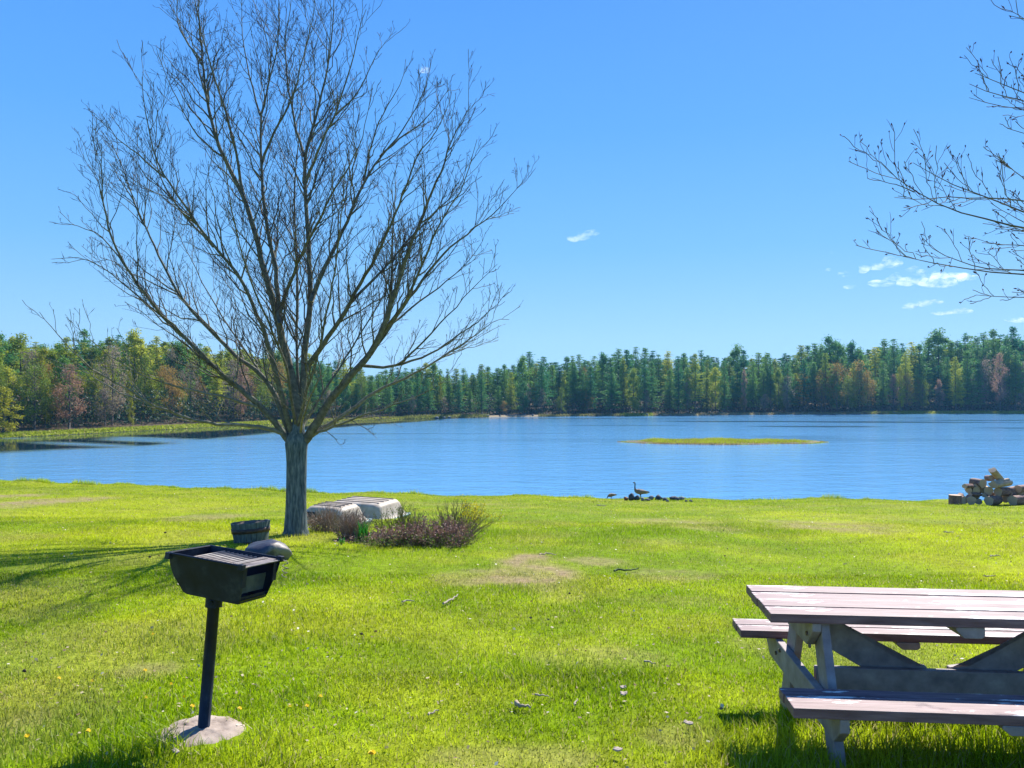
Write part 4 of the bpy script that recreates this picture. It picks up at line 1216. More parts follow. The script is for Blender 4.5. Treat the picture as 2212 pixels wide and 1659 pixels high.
ttop = .75
bw = .58 / 4
top_e = bpy.data.objects.new('tabletop', None)
for i in range(4):
    yy_ = -.29 + bw * (i + .5)
    board('tabletop_board', TL + rng.uniform(-.002, .002), bw - .013, .045, (TL / 2 + rng.uniform(-.002, .002), yy_, ttop - .0225 + rng.uniform(-.003, .003)))
for sgn, nm in ((-1, 'near'), (1, 'far')):
    for i, (wf, oo) in enumerate(((.165, -.0425), (.085, .0825)) if sgn < 0 else ((.12, -.065), (.12, .06))):
        board('seat_board', TL, wf - .010, .045, (TL / 2 + (0 if i else .003), sgn * .555 + oo, .45 - .0225 + rng.uniform(-.001, .001)))
def prism(name, pts, axis, lo, hi, m=M_under, parent=table):
    """flat board cut to an outline; axis 'x': outline in (y,z); axis 'y': outline in (x,z)"""
    bm = bmesh.new(); a = []; c = []
    for (p_, q_) in pts:
        a.append(bm.verts.new((lo, p_, q_) if axis == 'x' else (p_, lo, q_)))
        c.append(bm.verts.new((hi, p_, q_) if axis == 'x' else (p_, hi, q_)))
    bm.faces.new(a); bm.faces.new(c[::-1])
    n_ = len(pts)
    for i in range(n_): bm.faces.new([a[i], c[i], c[(i + 1) % n_], a[(i + 1) % n_]])
    bmesh.ops.recalc_face_normals(bm, faces=bm.faces)
    bmesh.ops.bevel(bm, geom=list(bm.edges), offset=.003, segments=1, affect='EDGES')
    mb = MB(); mb.bm(bm); return mb.build(name, m, parent)
M_bolt = noisy('rusty_bolt', [(.3, (.06, .035, .025)), (.7, (.22, .14, .10))], 30, rough=.5)
UT, US = ttop - .0465, .4035
for end in (0, 1):
    f_ = (lambda v_: v_) if end == 0 else (lambda v_: TL - v_)
    def seg(a, b_): return (min(f_(a), f_(b_)), max(f_(a), f_(b_)))
    x0 = .20
    # seat beam, top cleat, legs sandwiched between
    lo_, hi_ = seg(x0, x0 + .042)
    prism('seat_beam', [(-.67, US), (.67, US), (.67, US - .06), (.58, US - .135), (-.58, US - .135), (-.67, US - .06)], 'x', lo_, hi_)
    prism('top_cleat', [(-.275, UT), (.275, UT), (.275, UT - .04), (.17, UT - .135), (-.17, UT - .135), (-.275, UT - .04)], 'x', lo_, hi_)
    lo_, hi_ = seg(x0 + .045, x0 + .087)
    for sg in (-1, 1):
        prism('leg', [(sg * .10, UT), (sg * .25, UT), (sg * .56, -.06), (sg * .41, -.06)], 'x', lo_, hi_)
    for (yb_, zb_) in ((-.42, .33), (-.34, .37), (.42, .33), (.34, .37), (-.19, .63), (.19, .63), (-.24, .585), (.24, .585)):
        mb = MB(); xb_ = f_(x0 - .004); mb.tube([(xb_ - .005, yb_, zb_), (xb_ + .005, yb_, zb_)], .011, 8)
        mb.build('bolt_head', M_bolt, table)
# centre cleats under top and seats
for (yc, hw, zt, tk) in ((0, .275, UT, .055), (-.555, .12, US, .042), (.555, .12, US, .042)):
    prism('centre_cleat', [(.87, zt), (1.00, zt), (1.00, zt - tk + .012), (.985, zt - tk), (.905, zt - tk), (.87, zt - tk * .35)] if True else None, 'y', yc - hw, yc + hw)
# long stretcher and the two diagonal braces meeting on it
prism('stretcher', [(.29, .405), (TL - .29, .405), (TL - .29, .265), (.29, .265)], 'y', -.02, .02)
for sg in (0, 1):
    g_ = (lambda v_: v_) if sg == 0 else (lambda v_: TL - v_)
    prism('brace', [(g_(.292), UT), (g_(.76), .425), (g_(.86), .410), (g_(.86), .27), (g_(.75), .275), (g_(.292), .535)], 'y', .0225, .060)

# ------------------------------------------------------------------ charcoal grill on a post
M_steel = noisy('sooty_black_steel', [(.35, (.003, .005, .014)), (.55, (.008, .013, .030)), (.68, (.030, .036, .05)), (.78, (.10, .06, .045))], 11, rough=.5, bstr=.25, bdist=.003, spec=.3)
M_rust = noisy('rusty_grate', [(.3, (.07, .05, .05)), (.55, (.20, .17, .16)), (.8, (.34, .25, .19))], 16, rough=.5, bstr=.3, bdist=.002, spec=.5)
n_ = Vector((math.sin(R(5)), math.sin(R(2)), 1)).normalized()
HG = .85
def onplane(u, v, h=HG):
    r = ray(u, v); r = r * (-h / n_.dot(r)); return r + Vector((0, 0, EYE))
cL, cF, cR, cB = [onplane(*c) for c in ((363, 1194), (524, 1226), (614, 1207), (451.6, 1180))]
gc = (cL + cF + cR + cB) / 4
ex = ((cF - cL) + (cR - cB)); ex.normalize()
ey = n_.cross(ex)
if ey.dot(cB - cL) < 0: ey = -ey
Lx = ((cF - cL).length + (cR - cB).length) / 2; Wy = ((cB - cL).length + (cR - cF).length) / 2
MG = Matrix((ex, ey, n_)).transposed()
def GP(a, b_, c): return gc + MG @ Vector((a, b_, c))
gb = hit(437, 1588)
grill = empty('charcoal_grill', gb, 0, 'black steel park grill on a leaning post set in concrete', 'grill')
def gbuild(mb, name, m, parent=None, smooth=False):
    o = mb.build(name, m, grill if parent is None else parent, smooth)
    if parent is None: o.location = -gb
    return o
hx, hy = Lx / 2 * .965, Wy / 2 * .965
outl = [(-hx, 0), (hx, 0), (hx - .004, -.06), (hx - .035, -.185), (hx - .048, -.205), (-hx + .105, -.205), (-hx + .078, -.196), (-hx + .018, -.115), (-hx, -.06)]
def wall_xz(pts, y0, y1):
    bm = bmesh.new(); a = [bm.verts.new((p_[0], y0, p_[1])) for p_ in pts]; c = [bm.verts.new((p_[0], y1, p_[1])) for p_ in pts]
    bm.faces.new(a); bm.faces.new(c[::-1]); k_ = len(pts)
    for i in range(k_): bm.faces.new([a[i], c[i], c[(i + 1) % k_], a[(i + 1) % k_]])
    bmesh.ops.recalc_face_normals(bm, faces=bm.faces); return bm
mb = MB()
tk = .006
def gadd(bm): mb.bm(bm, gc, MG)
# tapering: the long walls lean in towards the floor
def shear(bm, k_):
    for v in bm.verts: v.co.y += k_ * v.co.z
    return bm
gadd(shear(wall_xz(outl, -hy, -hy + tk), -.22))
gadd(shear(wall_xz(outl, hy - tk, hy), .22))
# shell between them: floor, left curved wall
sec = [(-hx, 0), (-hx, -.06), (-hx + .018, -.115), (-hx + .078, -.196), (-hx + .105, -.205), (hx - .048, -.205), (hx - .035, -.185)]
V = []
for (a_, z_) in sec:
    yy_ = hy + .22 * z_ - .001
    for off_ in (0, tk):
        V.append(tuple(GP(a_ + off_ * (1 if a_ < 0 else 0), -yy_, z_ + off_ * (1 if z_ < -.19 else 0)))); V.append(tuple(GP(a_ + off_ * (1 if a_ < 0 else 0), yy_, z_ + off_ * (1 if z_ < -.19 else 0))))
q = []
for i in range(len(sec) - 1):
    a0 = i * 4; b0 = a0 + 4
    q += [[a0, a0 + 1, b0 + 1, b0], [a0 + 2, b0 + 2, b0 + 3, a0 + 3], [a0, b0, b0 + 2, a0 + 2], [a0 + 1, a0 + 3, b0 + 3, b0 + 1]]
mb.add(V, q)
# front (right) end: flanges each side, sill and the lower tray plate
for sg in (-1, 1):
    mb.box((.006, .03, .11), GP(hx - .012, sg * (hy - .03), -.056), MG)
gadd_sill = mb.box((.006, Wy * .70, .03), GP(hx - .045, 0, -.185), MG)
fb = gbuild(mb, 'firebox', M_steel)
mb = MB(); mb.tube([GP(-hx - .004, -hy - .004, .002), GP(hx, -hy - .004, .002)], .006, 6); mb.tube([GP(-hx - .004, hy + .004, .002), GP(hx, hy + .004, .002)], .006, 6); mb.tube([GP(-hx - .004, -hy - .004, .002), GP(-hx - .004, hy + .004, .002)], .006, 6)
mb.box((.03, .03, .035), GP(-hx, -hy, -.012), MG, .004); mb.box((.03, .03, .03), GP(hx - .01, -hy, -.004), MG, .004); mb.box((.035, .03, .03), GP(hx - .005, hy, .0), MG, .004)
gbuild(mb, 'rim', M_steel, None, False)
mb = MB(); mb.box((.005, Wy * .74, .085), GP(hx - .07, .01, -.12), MG, .001)
gbuild(mb, 'tray_plate', noisy('scuffed_tray_steel', [(.3, (.03, .045, .05)), (.7, (.12, .13, .12))], 9, rough=.5), None)
mb = MB()
zt_ = -.012
for i in range(10):
    a_ = -hx + .115 + i * (Lx - .115 - .11) / 9
    mb.tube([GP(a_, -hy + .012, zt_), GP(a_, hy - .012, zt_)], .0058, 6)
for b_ in (-hy + .02, hy - .02):
    mb.tube([GP(-hx + .10, b_, zt_ - .008), GP(hx - .01, b_, zt_ - .008)], .006, 6)
gbuild(mb, 'grate', M_rust, None, True)
mb = MB(); mb.box((.10, Wy - .02, .006), GP(hx - .045, 0, zt_ + .006), MG, .002)
for i in range(3): mb.tube([GP(hx - .088 + i * .012, -hy + .03, zt_ + .012), GP(hx - .088 + i * .012, hy - .03, zt_ + .012)], .003, 5)
gbuild(mb, 'griddle_plate', M_rust, None)
mb = MB(); pts = []
for i in range(40):
    t_ = i / 39; a_ = t_ * 2 * math.pi * 3
    pts.append(GP(hx + .025 + .014 * math.cos(a_), hy + .01 + .014 * math.sin(a_), -.02 - .075 * t_))
pts = [GP(hx, hy, -.005), GP(hx + .03, hy + .01, -.01)] + pts
mb.tube(pts, .0022, 5); gbuild(mb, 'coil_handle', M_rust, None, True)
# post with its collar
pt = GP(-.04, 0, -.21); pb = Vector((gb.x, gb.y, gb.z - .05))
axis_ = (pt - pb).normalized()
mb = MB(); ptop = at(466, 1290, pt.y)
ptop = Vector((ptop.x, pt.y - .02, ptop.z))
mb.tube([pb, (pb + ptop) / 2, ptop], .0305, 24)
gbuild(mb, 'post', M_steel, None, True)
mb = MB(); dz = (ptop - pb).normalized()
mb.tube([ptop - dz * .045, ptop + dz * .04], .043, 20)
mb.box((.13, .10, .05), ptop + dz * .035 + Vector((-.005, 0, 0)), MG, .004)
gbuild(mb, 'collar', M_steel, None, False)
mb = MB(); mb.tube([ptop - dz * .012 + Vector((0, -.04, 0)), ptop - dz * .012 + Vector((.0, -.055, 0))], .012, 8); gbuild(mb, 'bolt', M_steel)
# concrete footing
M_conc = noisy('old_concrete', [(.3, (.16, .12, .095)), (.5, (.33, .26, .21)), (.8, (.46, .38, .31))], 11, rough=.9, bstr=.9, bdist=.012, detail=9)
mb = MB(); V = []; K = 44
from mathutils import noise as mn
secs = [(1.0, -.10), (1.03, .015), (1.0, .045), (.93, .068), (.7, .085), (.35, .095)]
for (f_, z_) in secs:
    for i in range(K):
        t_ = i / K * 2 * math.pi
        rr_ = .226 * f_ * (1 + .05 * math.sin(2 * t_ + .5) + .03 * math.sin(5 * t_) +   .045 * mn.noise(Vector((math.cos(t_) * 3, math.sin(t_) * 3, z_ * 20))))
        V.append((math.cos(t_) * rr_, math.sin(t_) * rr_ * .9, z_ + .012 * mn.noise(Vector((math.cos(t_) * 4, math.sin(t_) * 4, 3 + f_ * 3)))))
c = len(V); V.append((0, 0, .098))
q = []
for s_ in range(len(secs) - 1):
    for i in range(K): q.append([s_ * K + i, s_ * K + (i + 1) % K, (s_ + 1) * K + (i + 1) % K, (s_ + 1) * K + i])
mb.add(V, q, [[(len(secs) - 1) * K + i, (len(secs) - 1) * K + (i + 1) % K, c] for i in range(K)])
o = mb.build('concrete_footing', M_conc, grill, True); o.location = (-.02, .0, -.052); o.rotation_euler = (R(4), R(3), .3)

# ------------------------------------------------------------------ log pile
M_logb = noisy('log_bark', [(.3, (.10, .05, .05)), (.6, (.24, .15, .12)), (.8, (.46, .34, .26))], 9, bstr=.9, bdist=.02)
M_logl = noisy('debarked_log', [(.3, (.28, .18, .115)), (.7, (.55, .41, .28))], 6, bstr=.4, bdist=.01)
M_end, N, L, b = mat('cut_log_end', rough=.85)
tc = N.new('ShaderNodeTexCoord'); wv = N.new('ShaderNodeTexWave'); wv.wave_type = 'RINGS'; wv.rings_direction = 'Z'; wv.inputs['Scale'].default_value = 14; wv.inputs['Distortion'].default_value = 2.5; wv.inputs['Detail'].default_value = 3
L.new(tc.outputs['Object'], wv.inputs['Vector']); r = ramp(N, [(0, (.34, .22, .14)), (1, (.60, .44, .30))]); L.new(wv.outputs[0], r.inputs[0]); L.new(r.outputs[0], b.inputs['Base Color'])
LOGD = 30.0
def log(u, v, dia, ln, dirv, label, m=M_logb, dd=0.0, wedge=False):
    """u,v centre of the near cut end; dia in picture units; ln metres; dirv direction the log runs away"""
    d_ = LOGD + dd
    p_ = at(u, v, d_); r_ = dia / 2 * d_ / FPX
    D = Vector(dirv).normalized()
    root = empty('log', p_, 0, label, 'log', 'cut logs in the pile')
    root.rotation_euler = D.to_track_quat('Z', 'Y').to_euler()
    k = 18; V = []; q = []
    ns_ = 5
    for s_ in range(ns_):
        z_ = ln * s_ / (ns_ - 1)
        for i in range(k):
            t_ = i / k * 2 * math.pi
            w = 1 + .05 * math.sin(3 * t_ + u) + .04 * math.sin(5 * t_ + s_ * .5 + v)
            if wedge and math.sin(t_) > .1: w *= .55
            V.append((math.cos(t_) * r_ * w, math.sin(t_) * r_ * w, z_))
    for s_ in range(ns_ - 1):
        for i in range(k): q.append([s_ * k + i, s_ * k + (i + 1) % k, (s_ + 1) * k + (i + 1) % k, (s_ + 1) * k + i])
    mb = MB(); mb.add(V, q); mb.build('bark', m, root, True)
    mb = MB()
    if False: pass
    e0 = [list(V[i]) for i in range(k)] + [[0, 0, -.004]]; e1 = [list(V[(ns_ - 1) * k + i]) for i in range(k)] + [[0, 0, ln + .004]]
    mb.add(e0, None, [[(i + 1) % k, i, k] for i in range(k)]); mb.build('cut_end', M_end, root)
    mb = MB(); mb.add(e1, None, [[i, (i + 1) % k, k] for i in range(k)]); mb.build('cut_end', M_end, root)
    return root
def lg(zx, zy, dia, *a, **k): return log(1990.7 + zx * .1, 980.6 + zy * .1, dia * .1, *a, **k)
lg(730, 1110, 250, .40, (0, .0, 1), 'dark upright log standing at the left end of the pile', dd=-.1)
lg(930, 1000, 170, .5, (-.2, 1, 0), 'grey round log next to the upright one, bottom row', dd=.0)
lg(1075, 1005, 185, .6, (.5, 1, 0), 'round log second from the left in the bottom row, end toward the lawn', dd=-.1)
lg(1240, 1030, 130, .5, (.3, 1, 0), 'small log wedged between two bigger ones in the bottom row', dd=.1)
lg(1450, 1015, 205, .62, (1, .55, 0), 'large round log in the middle of the bottom row', dd=-.3)
lg(1965, 1010, 215, .7, (1, .5, .0), 'large pale topped log at the right of the bottom row', dd=-.35)
lg(1820, 980, 150, .5, (.6, 1, 0), 'log behind the gap in the bottom row right of the middle', dd=.15)
lg(2150, 960, 180, .6, (.3, 1, 0), 'rightmost log at the picture edge, bottom row', dd=.2)
lg(1050, 860, 110, .5, (1, .3, -.05), 'thin dark split piece lying on the bottom row at the left', dd=.1, wedge=True)
lg(1350, 880, 120, .5, (.9, .6, -.05), 'dark split piece lying above the large middle log', dd=.1, wedge=True)
lg(1020, 790, 130, .45, (.5, 1, 0), 'short orange brown piece in the second row at the left', M_logl, dd=.15)
lg(1180, 790, 150, .45, (.1, 1, .1), 'reddish split log in the second row', dd=.2)
lg(1450, 800, 190, .5, (.1, 1, .05), 'tan round end in the second row left of the centre', M_logl, dd=.1)
lg(1650, 820, 190, .75, (1, .4, .0), 'tan ended dark barked log in the second row, running right', dd=-.05)
lg(930, 680, 130, .5, (1, .5, -.08), 'red brown split log jutting left at the top of the left side', M_logb, dd=.1, wedge=True)
lg(1330, 640, 195, .5, (-.25, 1, .0), 'tan round ended log just left of the big split one', M_logb, dd=.15)
lg(1200, 710, 130, .5, (.4, 1, .0), 'small tan log beneath the round ended one', M_logl, dd=.25)
lg(1545, 640, 220, .80, (1, .35, .10), 'big pale split log lying across the top right', M_logl, dd=-.1, wedge=True)
lg(2080, 760, 170, .6, (1, .5, .0), 'dark log below the big pale one at the right', dd=.15)
lg(1540, 330, 190, .62, (.75, .25, -.75), 'topmost pale log tilted up at the peak of the pile', M_logl, dd=.1, wedge=True)
lg(1520, 520, 130, .45, (.2, 1, -.1), 'small dark log under the tilted top one', dd=.3)

lg(820, 940, 130, .45, (.7, 1, .05), 'dark log filling the gap behind the upright one', dd=.35)
lg(1180, 900, 140, .5, (.6, 1, 0), 'grey log behind the small wedged one', dd=.3)
lg(1580, 900, 150, .5, (1, .8, 0), 'brown log between the bottom row and the dark barked log', M_logl, dd=.25)
lg(1880, 860, 160, .6, (1, .6, 0), 'dark log in the second row at the right', dd=.1)
lg(1290, 780, 120, .4, (1, 1, 0), 'red brown split piece in the heart of the pile', dd=.3, wedge=True)
lg(1900, 740, 120, .5, (1, .6, 0), 'pale piece under the right end of the big split log', M_logl, dd=.2, wedge=True)
lg(2120, 860, 150, .6, (.8, 1, 0), 'log above the rightmost one at the picture edge', dd=.2)
# ------------------------------------------------------------------ geese
def goose(loc, rz, label, feeding=False, s=1.0):
    root = empty('goose', loc, rz, label, 'goose', 'geese at the water')
    def skin(name, nodes, m, parent=root, sub=2):
        V = np.array([n_[:3] for n_ in nodes], float) * s; Rr = np.array([n_[3] for n_ in nodes]) * s
        mb = MB()
        Q, t_ = smooth_path(V, len(V) * 4)
        seg = np.linalg.norm(np.diff(V, axis=0), axis=1); cu = np.concatenate([[0], np.cumsum(seg)]) / seg.sum()
        mb.tube(Q, np.interp(t_, cu, Rr), 14)
        return mb.build(name, m, parent, True)
    body_m = noisy('goose_plumage', [(.3, (.12, .09, .07)), (.6, (.26, .20, .15)), (.8, (.42, .35, .28))], 25, bstr=.3)
    blk = noisy('black_feathers', [(.3, (.01, .01, .012)), (.7, (.03, .03, .032))], 25, bstr=.2)
    wht = noisy('white_feathers', [(.3, (.55, .52, .48)), (.7, (.75, .73, .70))], 25, bstr=.2)
    if not feeding:
        skin('body', [(.40, 0, .34, .012), (.32, 0, .36, .05), (.20, 0, .38, .095), (.05, 0, .39, .125), (-.10, 0, .41, .125), (-.20, 0, .44, .10), (-.25, 0, .50, .06), (-.262, 0, .56, .038)], body_m)
        skin('neck', [(-.255, 0, .52, .045), (-.27, 0, .60, .030), (-.262, 0, .70, .025), (-.262, 0, .80, .028), (-.285, 0, .845, .036), (-.32, 0, .843, .030), (-.345, 0, .836, .016)], blk)
        skin('bill', [(-.335, 0, .838, .015), (-.375, 0, .826, .009), (-.392, 0, .822, .004)], blk)
        skin('cheek_patch', [(-.275, -.022, .82, .014), (-.285, -.026, .85, .018), (-.28, -.020, .865, .008)], wht)
    else:
        skin('body', [(.42, 0, .40, .012), (.33, 0, .40, .05), (.20, 0, .38, .095), (.05, 0, .36, .125), (-.10, 0, .34, .12), (-.20, 0, .31, .085), (-.25, 0, .27, .05)], body_m)
        skin('neck', [(-.20, 0, .31, .05), (-.27, 0, .25, .034), (-.31, 0, .17, .028), (-.325, 0, .10, .028), (-.335, 0, .06, .034), (-.35, 0, .035, .022)], blk)
        skin('bill', [(-.347, 0, .04, .015), (-.36, 0, .005, .008), (-.365, 0, -.01, .004)], blk)
    skin('tail', [(.30, 0, .385, .05), (.40, 0, .37, .035), (.47, 0, .355, .012)], blk)
    skin('rump', [(.27, 0, .33, .06), (.34, 0, .335, .045), (.39, 0, .34, .02)], wht)
    for sg in (-1, 1):
        skin('wing', [(-.10, sg * .10, .42, .03), (.02, sg * .115, .43, .06), (.18, sg * .09, .42, .05), (.36, sg * .03, .40, .012)], body_m)
        skin('leg', [(.0, sg * .06, .30, .022), (.01, sg * .06, .20, .012), (.03, sg * .06, .10, .010), (.0, sg * .06, .012, .010), (-.05, sg * .06, .008, .014), (-.08, sg * .06, .006, .005)], blk)
    return root
p = at(1384, 1078, 35.2)
goose((p.x, 35.3, hz(p.x, 35.3) - .05), R(8), 'standing goose with raised black neck behind the rocks', False, .95)
p = at(1320, 1078, 36.0)
goose((p.x, 36.0, hz(p.x, 36.0) - .02), R(15), 'feeding goose with its head down in the grass at the shore', True, .62)

# ------------------------------------------------------------------ small things on the lawn
def chip(u, v, w, h, label, seed, curl=.4, m=M_pale, name='wood_chip'):
    p_ = hit(u, v); k = p_.y / FPX
    bm = bmesh.new(); nx_, ny_ = 8, 4
    r_ = random.Random(seed); g = [[None] * ny_ for _ in range(nx_)]
    for i in range(nx_):
        for j in range(ny_):
            a = i / (nx_ - 1) - .5; b_ = j / (ny_ - 1) - .5
            tap = 1 - 1.6 * a * a
            g[i][j] = bm.verts.new((a * w * k * .8, b_ * h * k * tap * 1.0 + r_.uniform(-1, 1) * .002, .02 + curl * w * k * (a * a * .8 + b_ * b_ * .5) + r_.uniform(-1, 1) * .002))
    for i in range(nx_ - 1):
        for j in range(ny_ - 1): bm.faces.new([g[i][j], g[i + 1][j], g[i + 1][j + 1], g[i][j + 1]])
    mb = MB(); mb.bm(bm)
    o = mb.build(name, m, None, True); o.location = (p_.x, p_.y, p_.z + .025); o.rotation_euler = (R(12), r_.uniform(-.2, .2), r_.uniform(-.7, .7))
    sd_ = o.modifiers.new('s', 'SOLIDIFY'); sd_.thickness = .006
    return tag(o, label, 'bark chip', 'pale bark chips on the lawn')
M_white = noisy('bleached_bark', [(.3, (.28, .22, .17)), (.7, (.44, .37, .31))], 20, bstr=.3)
chip(1348, 1514, 16, 11, 'curled white bark chip between the twigs and the picnic table', 1, .7, M_white)
chip(1346, 1500, 14, 8, 'small white bark flake just above the curled chip', 5, .8, M_white)
chip(1487, 1579, 24, 10, 'white bark chip on the lawn left of the table shadow', 2, .4, M_white)
chip(1336, 1638, 24, 12, 'oval white bark chip at the bottom edge of the lawn', 3, .3, M_white)
chip(380, 1641, 22, 9, 'pale stone chip in front of the grill footing', 4, .3, M_white)
M_tw = noisy('old_twig', [(.3, (.22, .16, .10)), (.7, (.46, .38, .27))], 15, bstr=.3)
ST = [([(958, 1311), (975, 1303), (991, 1292)], .012, 'pale straight stick on the lawn below the bare patch', M_pale),
      ([(1155, 1512), (1168, 1515), (1186, 1517)], .007, 'thin brown twig in the middle of the lawn', M_tw),
      ([(1111, 1533), (1125, 1538), (1142, 1537)], .014, 'short thick piece of bark below the thin twig', M_tw),
      ([(1392, 1438), (1405, 1441), (1417, 1443)], .008, 'small straw coloured stick left of the picnic table', M_tw),
      ([(1326, 1238), (1340, 1236), (1355, 1239), (1380, 1234)], .014, 'dark green mossy branch at the right end of the bare patch', noisy('mossy_twig', [(.3, (.02, .05, .02)), (.7, (.06, .10, .03))], 15)),
      ([(868, 1308), (880, 1304), (895, 1306)], .010, 'small pale stick left of the straight stick', M_pale),
      ([(925, 1556), (937, 1551), (946, 1547)], .007, 'short grey stick low on the lawn left of the middle', M_pale),
      ([(1240, 1534), (1247, 1527)], .008, 'tiny pale twig right of the thin brown twig', M_pale),
      ([(2138, 1206), (2160, 1205)], .012, 'pale stick on the lawn below the log pile', M_pale),
      ([(2126, 1251), (2150, 1250)], .010, 'brown stick on the lawn just above the picnic table', M_tw),
      ([(1290, 1093), (1310, 1095)], .02, 'pale driftwood piece on the grass left of the rocks', M_pale),
      ([(2040, 1153), (2060, 1154)], .015, 'thin pale stick on the far right lawn', M_pale),
      ([(1165, 1203), (1185, 1200), (1200, 1203)], .012, 'dark twig lying in the bare patch of the lawn', M_tw)]
for (pts, r_, lab, m) in ST: stick('stick', pts, r_, lab, (), .035, 'sticks on the lawn', 'stick', m)
for i, (u, v, lab) in enumerate([(486, 1590, ''), ]): pass
cone_m = noisy('dark_pine_cone', [(.3, (.02, .012, .01)), (.7, (.07, .045, .03))], 20)
for (u, v, lab) in [(485, 1211 + 0, None), (361, 1246, None)]: pass
def clod(u, v, w, lab, seed):
    p_ = hit(u, v); k = p_.y / FPX
    mb = MB(); mb.bm(rock_bm(seed, (w * k / 2, w * k / 2, w * k * .4), 2)); o = mb.build('pine_cone', cone_m, None, True); o.location = (p_.x, p_.y, p_.z + .04)
    tag(o, lab, 'pine cone', 'dark pine cones on the lawn')
clod(484, 1590, 1, 'x', 1) if False else None
clod(357, 1149 + 6, 6, 'dark pine cone on the grass far left above the grill', 61)
clod(324, 1209, 6, 'dark pine cone on the grass left of the grill rim', 62)
clod(781, 1380, 8, 'dark pine cone on the lawn right of the grill', 63)
clod(53, 1462, 9, 'dark pine cone near the left edge of the lawn', 64)
clod(1230, 1290, 6, 'dark pine cone below the bare patch', 65)

M_dand = leafy('dandelion_yellow', (.70, .50, .005), (.85, .62, .01), .3, 40, False)
M_stem = leafy('dandelion_stem_green', (.16, .26, .04), (.2, .3, .05), .3, 40, False)
DN = [(334, 1381, 'dandelion highest up the lawn, left of the grill post'), (312, 1460, 'dandelion left of the middle of the grill post'), (118, 1481, 'dandelion far left, level with the lower post'),
      (372, 1495, 'dandelion close left of the lower grill post'), (192, 1489, 'dandelion between the far left one and the grill'), (404, 1524, 'upper of two dandelions left beside the grill post'),
      (411, 1536, 'lower of two dandelions left beside the grill post'), (312, 1527, 'dandelion up left of the concrete footing'), (182, 1600, 'dandelion left of the concrete footing'),
      (62, 1602, 'dandelion in the lower left corner of the lawn'), (443, 1534, 'dandelion touching the right side of the grill post'), (620, 1546, 'dandelion right of the footing, the left of a pair'), (689, 1523, 'dandelion farthest right of the grill, upper one'),
      (665, 1541, 'dandelion just below left of the upper right one'), (803, 1647, 'large dandelion at the bottom edge of the lawn'), (511, 1547, 'dandelion just above the right side of the footing')]
for i, (u, v, lab) in enumerate(DN):
    p_ = hit(u, v + 6)
    root = empty('dandelion', p_, rng.random() * 6, lab, 'dandelion', 'dandelions in the lawn')
    r_ = .012 if i != 14 else .018
    hgt_ = .06
    mb = MB(); V = []; q = []; kp = 26
    for ring, (rr_, zz_) in enumerate(((1.0, .0), (.72, .006), (.42, .010))):
        for j in range(kp):
            a = (j + ring * .4) / kp * 2 * math.pi; w = .09 * r_ * 2
            c = math.cos(a); s_ = math.sin(a); n0 = len(V)
            V += [(-s_ * w * .4, c * w * .4, hgt_ + zz_), (s_ * w * .4, -c * w * .4, hgt_ + zz_), (c * r_ * rr_ + s_ * w, s_ * r_ * rr_ - c * w, hgt_ + zz_ + .003), (c * r_ * rr_ - s_ * w, s_ * r_ * rr_ + c * w, hgt_ + zz_ + .003)]
            q.append([n0, n0 + 1, n0 + 2, n0 + 3])
    mb.add(V, q); o = mb.build('flower_head', M_dand, root); o.rotation_euler = (rng.uniform(0, .5), rng.uniform(-.3, .3), 0)
    mb = MB(); mb.tube([(0, 0, -.01), (.002, 0, hgt_ * .5), (0, 0, hgt_)], .002, 6); mb.build('stem', M_stem, root, True)

# scattered dead leaf flakes in the turf
n = 2600
y = 2.6 + 30 * rng.random(n) ** 1.6; x = (rng.random(n) * 2 - 1) * (y * .72 + .8)
k_ = y < near_shore(x) - .4; x = x[k_]; y = y[k_]; n = len(x)
z = height(x, y) + .02 + .02 * rng.random(n)
dr = rng.normal(size=(n, 3)) * [1, 1, .3]; dr /= np.linalg.norm(dr, axis=1, keepdims=True)
sd = np.cross(dr, rng.normal(size=(n, 3)) * [.4, .4, 1]); sd /= np.linalg.norm(sd, axis=1, keepdims=True)
c = np.stack([x, y, z], -1); f_ = (.012 + .0012 * y + .014 * rng.random(n))[:, None]
V = np.stack([c, c + dr * f_ * .5 + sd * f_ * .35, c + dr * f_, c + dr * f_ * .5 - sd * f_ * .35], 1).reshape(-1, 3)
kk = rng.random(n)[:, None]
cc = np.where(kk < .55, np.array([.42, .34, .20]), np.where(kk < .85, np.array([.20, .12, .07]), np.array([.60, .54, .42])))
o = link('leaf_bits', mesh_np('leaf_bits', V, None, np.arange(n * 4).reshape(-1, 4), False, np.repeat(cc, 4, axis=0)), leafy('leaf_bit_colour', None, None, .15, attr=True))
tag(o, 'small dead leaf flakes scattered through the lawn', 'leaf litter', kind='stuff')

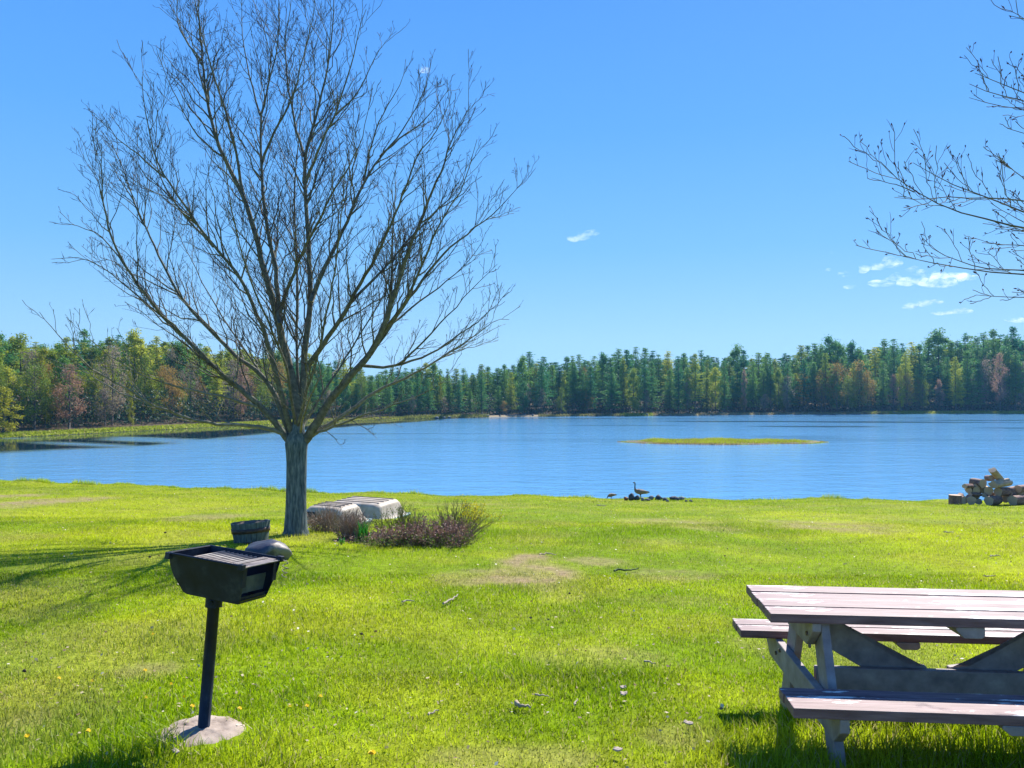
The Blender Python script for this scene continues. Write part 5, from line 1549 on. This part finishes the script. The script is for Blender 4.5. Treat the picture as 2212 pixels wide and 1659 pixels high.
# ------------------------------------------------------------------ clouds (small volumes high above the wood)
def cloud(parts, label, dist_=2600.0):
    us = [p_[0] for p_ in parts]; vs_ = [p_[1] for p_ in parts]
    c0 = at(sum(us) / len(us), sum(vs_) / len(vs_), dist_)
    mb = MB()
    for i, (u, v, w, h) in enumerate(parts):
        c = at(u, v, dist_) - c0; k = dist_ / FPX
        mb.bm(rock_bm(int(u * 7 + v), (w * k * .62, w * k * .4, h * k * .66), 2, .3), c)
    m = bpy.data.materials.new('cloud_vapour'); m.use_nodes = True
    N = m.node_tree.nodes; L = m.node_tree.links; N.clear()
    o_ = N.new('ShaderNodeOutputMaterial'); vo = N.new('ShaderNodeVolumePrincipled')
    vo.inputs['Color'].default_value = (1, 1, 1, 1); vo.inputs['Anisotropy'].default_value = .3
    n = noise_tex(N, L, .022, 8, .72, stretch=(.6, 1, 1.5))
    mr = N.new('ShaderNodeMapRange'); mr.inputs[1].default_value = .50; mr.inputs[2].default_value = .80; mr.inputs[3].default_value = 0; mr.inputs[4].default_value = .05
    L.new(n.outputs[0], mr.inputs[0]); L.new(mr.outputs[0], vo.inputs['Density']); L.new(vo.outputs[0], o_.inputs['Volume'])
    o = mb.build('cloud', m, None, True); o.location = c0
    tag(o, label, 'cloud', 'small white clouds')
cloud([(1238, 516, 26, 12), (1256, 510, 34, 18), (1276, 504, 34, 16)], 'lone small white cloud in the middle of the sky')
cloud([(1868, 580, 26, 22), (1895, 575, 44, 16), (1925, 568, 50, 22)], 'white cloud left above the largest one at the right')
cloud([(1905, 612, 60, 14), (1950, 604, 70, 26), (1985, 594, 50, 34), (2020, 606, 90, 30), (2065, 598, 70, 22), (2100, 600, 50, 12)], 'largest cloud, behind the low branches at the right', 2700)
cloud([(1968, 660, 34, 14), (1992, 655, 50, 14), (2018, 651, 40, 10)], 'flat white cloud below the largest one')
cloud([(2040, 676, 46, 9), (2075, 672, 46, 11)], 'thin streak of cloud low at the right')
cloud([(2195, 692, 46, 10)], 'thin cloud at the right edge just above the wood')
cloud([(1822, 592, 24, 12), (1838, 620, 30, 9)], 'small faint puffs left of the large clouds')
cloud([(1790, 583, 14, 8), (1797, 546, 10, 10)], 'tiny pair of puffs farthest left of the large clouds')
cloud([(918, 150, 28, 14)], 'tiny faint cloud high beside the tree crown')

# ------------------------------------------------------------------ the air over the pond
mb = MB(); mb.box((8400, 8400, 62), (0, 0, 28))
m_h = bpy.data.materials.new('hazy_air'); m_h.use_nodes = True
N = m_h.node_tree.nodes; L = m_h.node_tree.links; N.clear()
o_ = N.new('ShaderNodeOutputMaterial'); vo = N.new('ShaderNodeVolumePrincipled')
vo.inputs['Color'].default_value = (.25, .60, 1.0, 1); vo.inputs['Density'].default_value = .00019; vo.inputs['Anisotropy'].default_value = .2
L.new(vo.outputs[0], o_.inputs['Volume'])
hz_o = mb.build('haze', m_h)
tag(hz_o, kind='stuff')
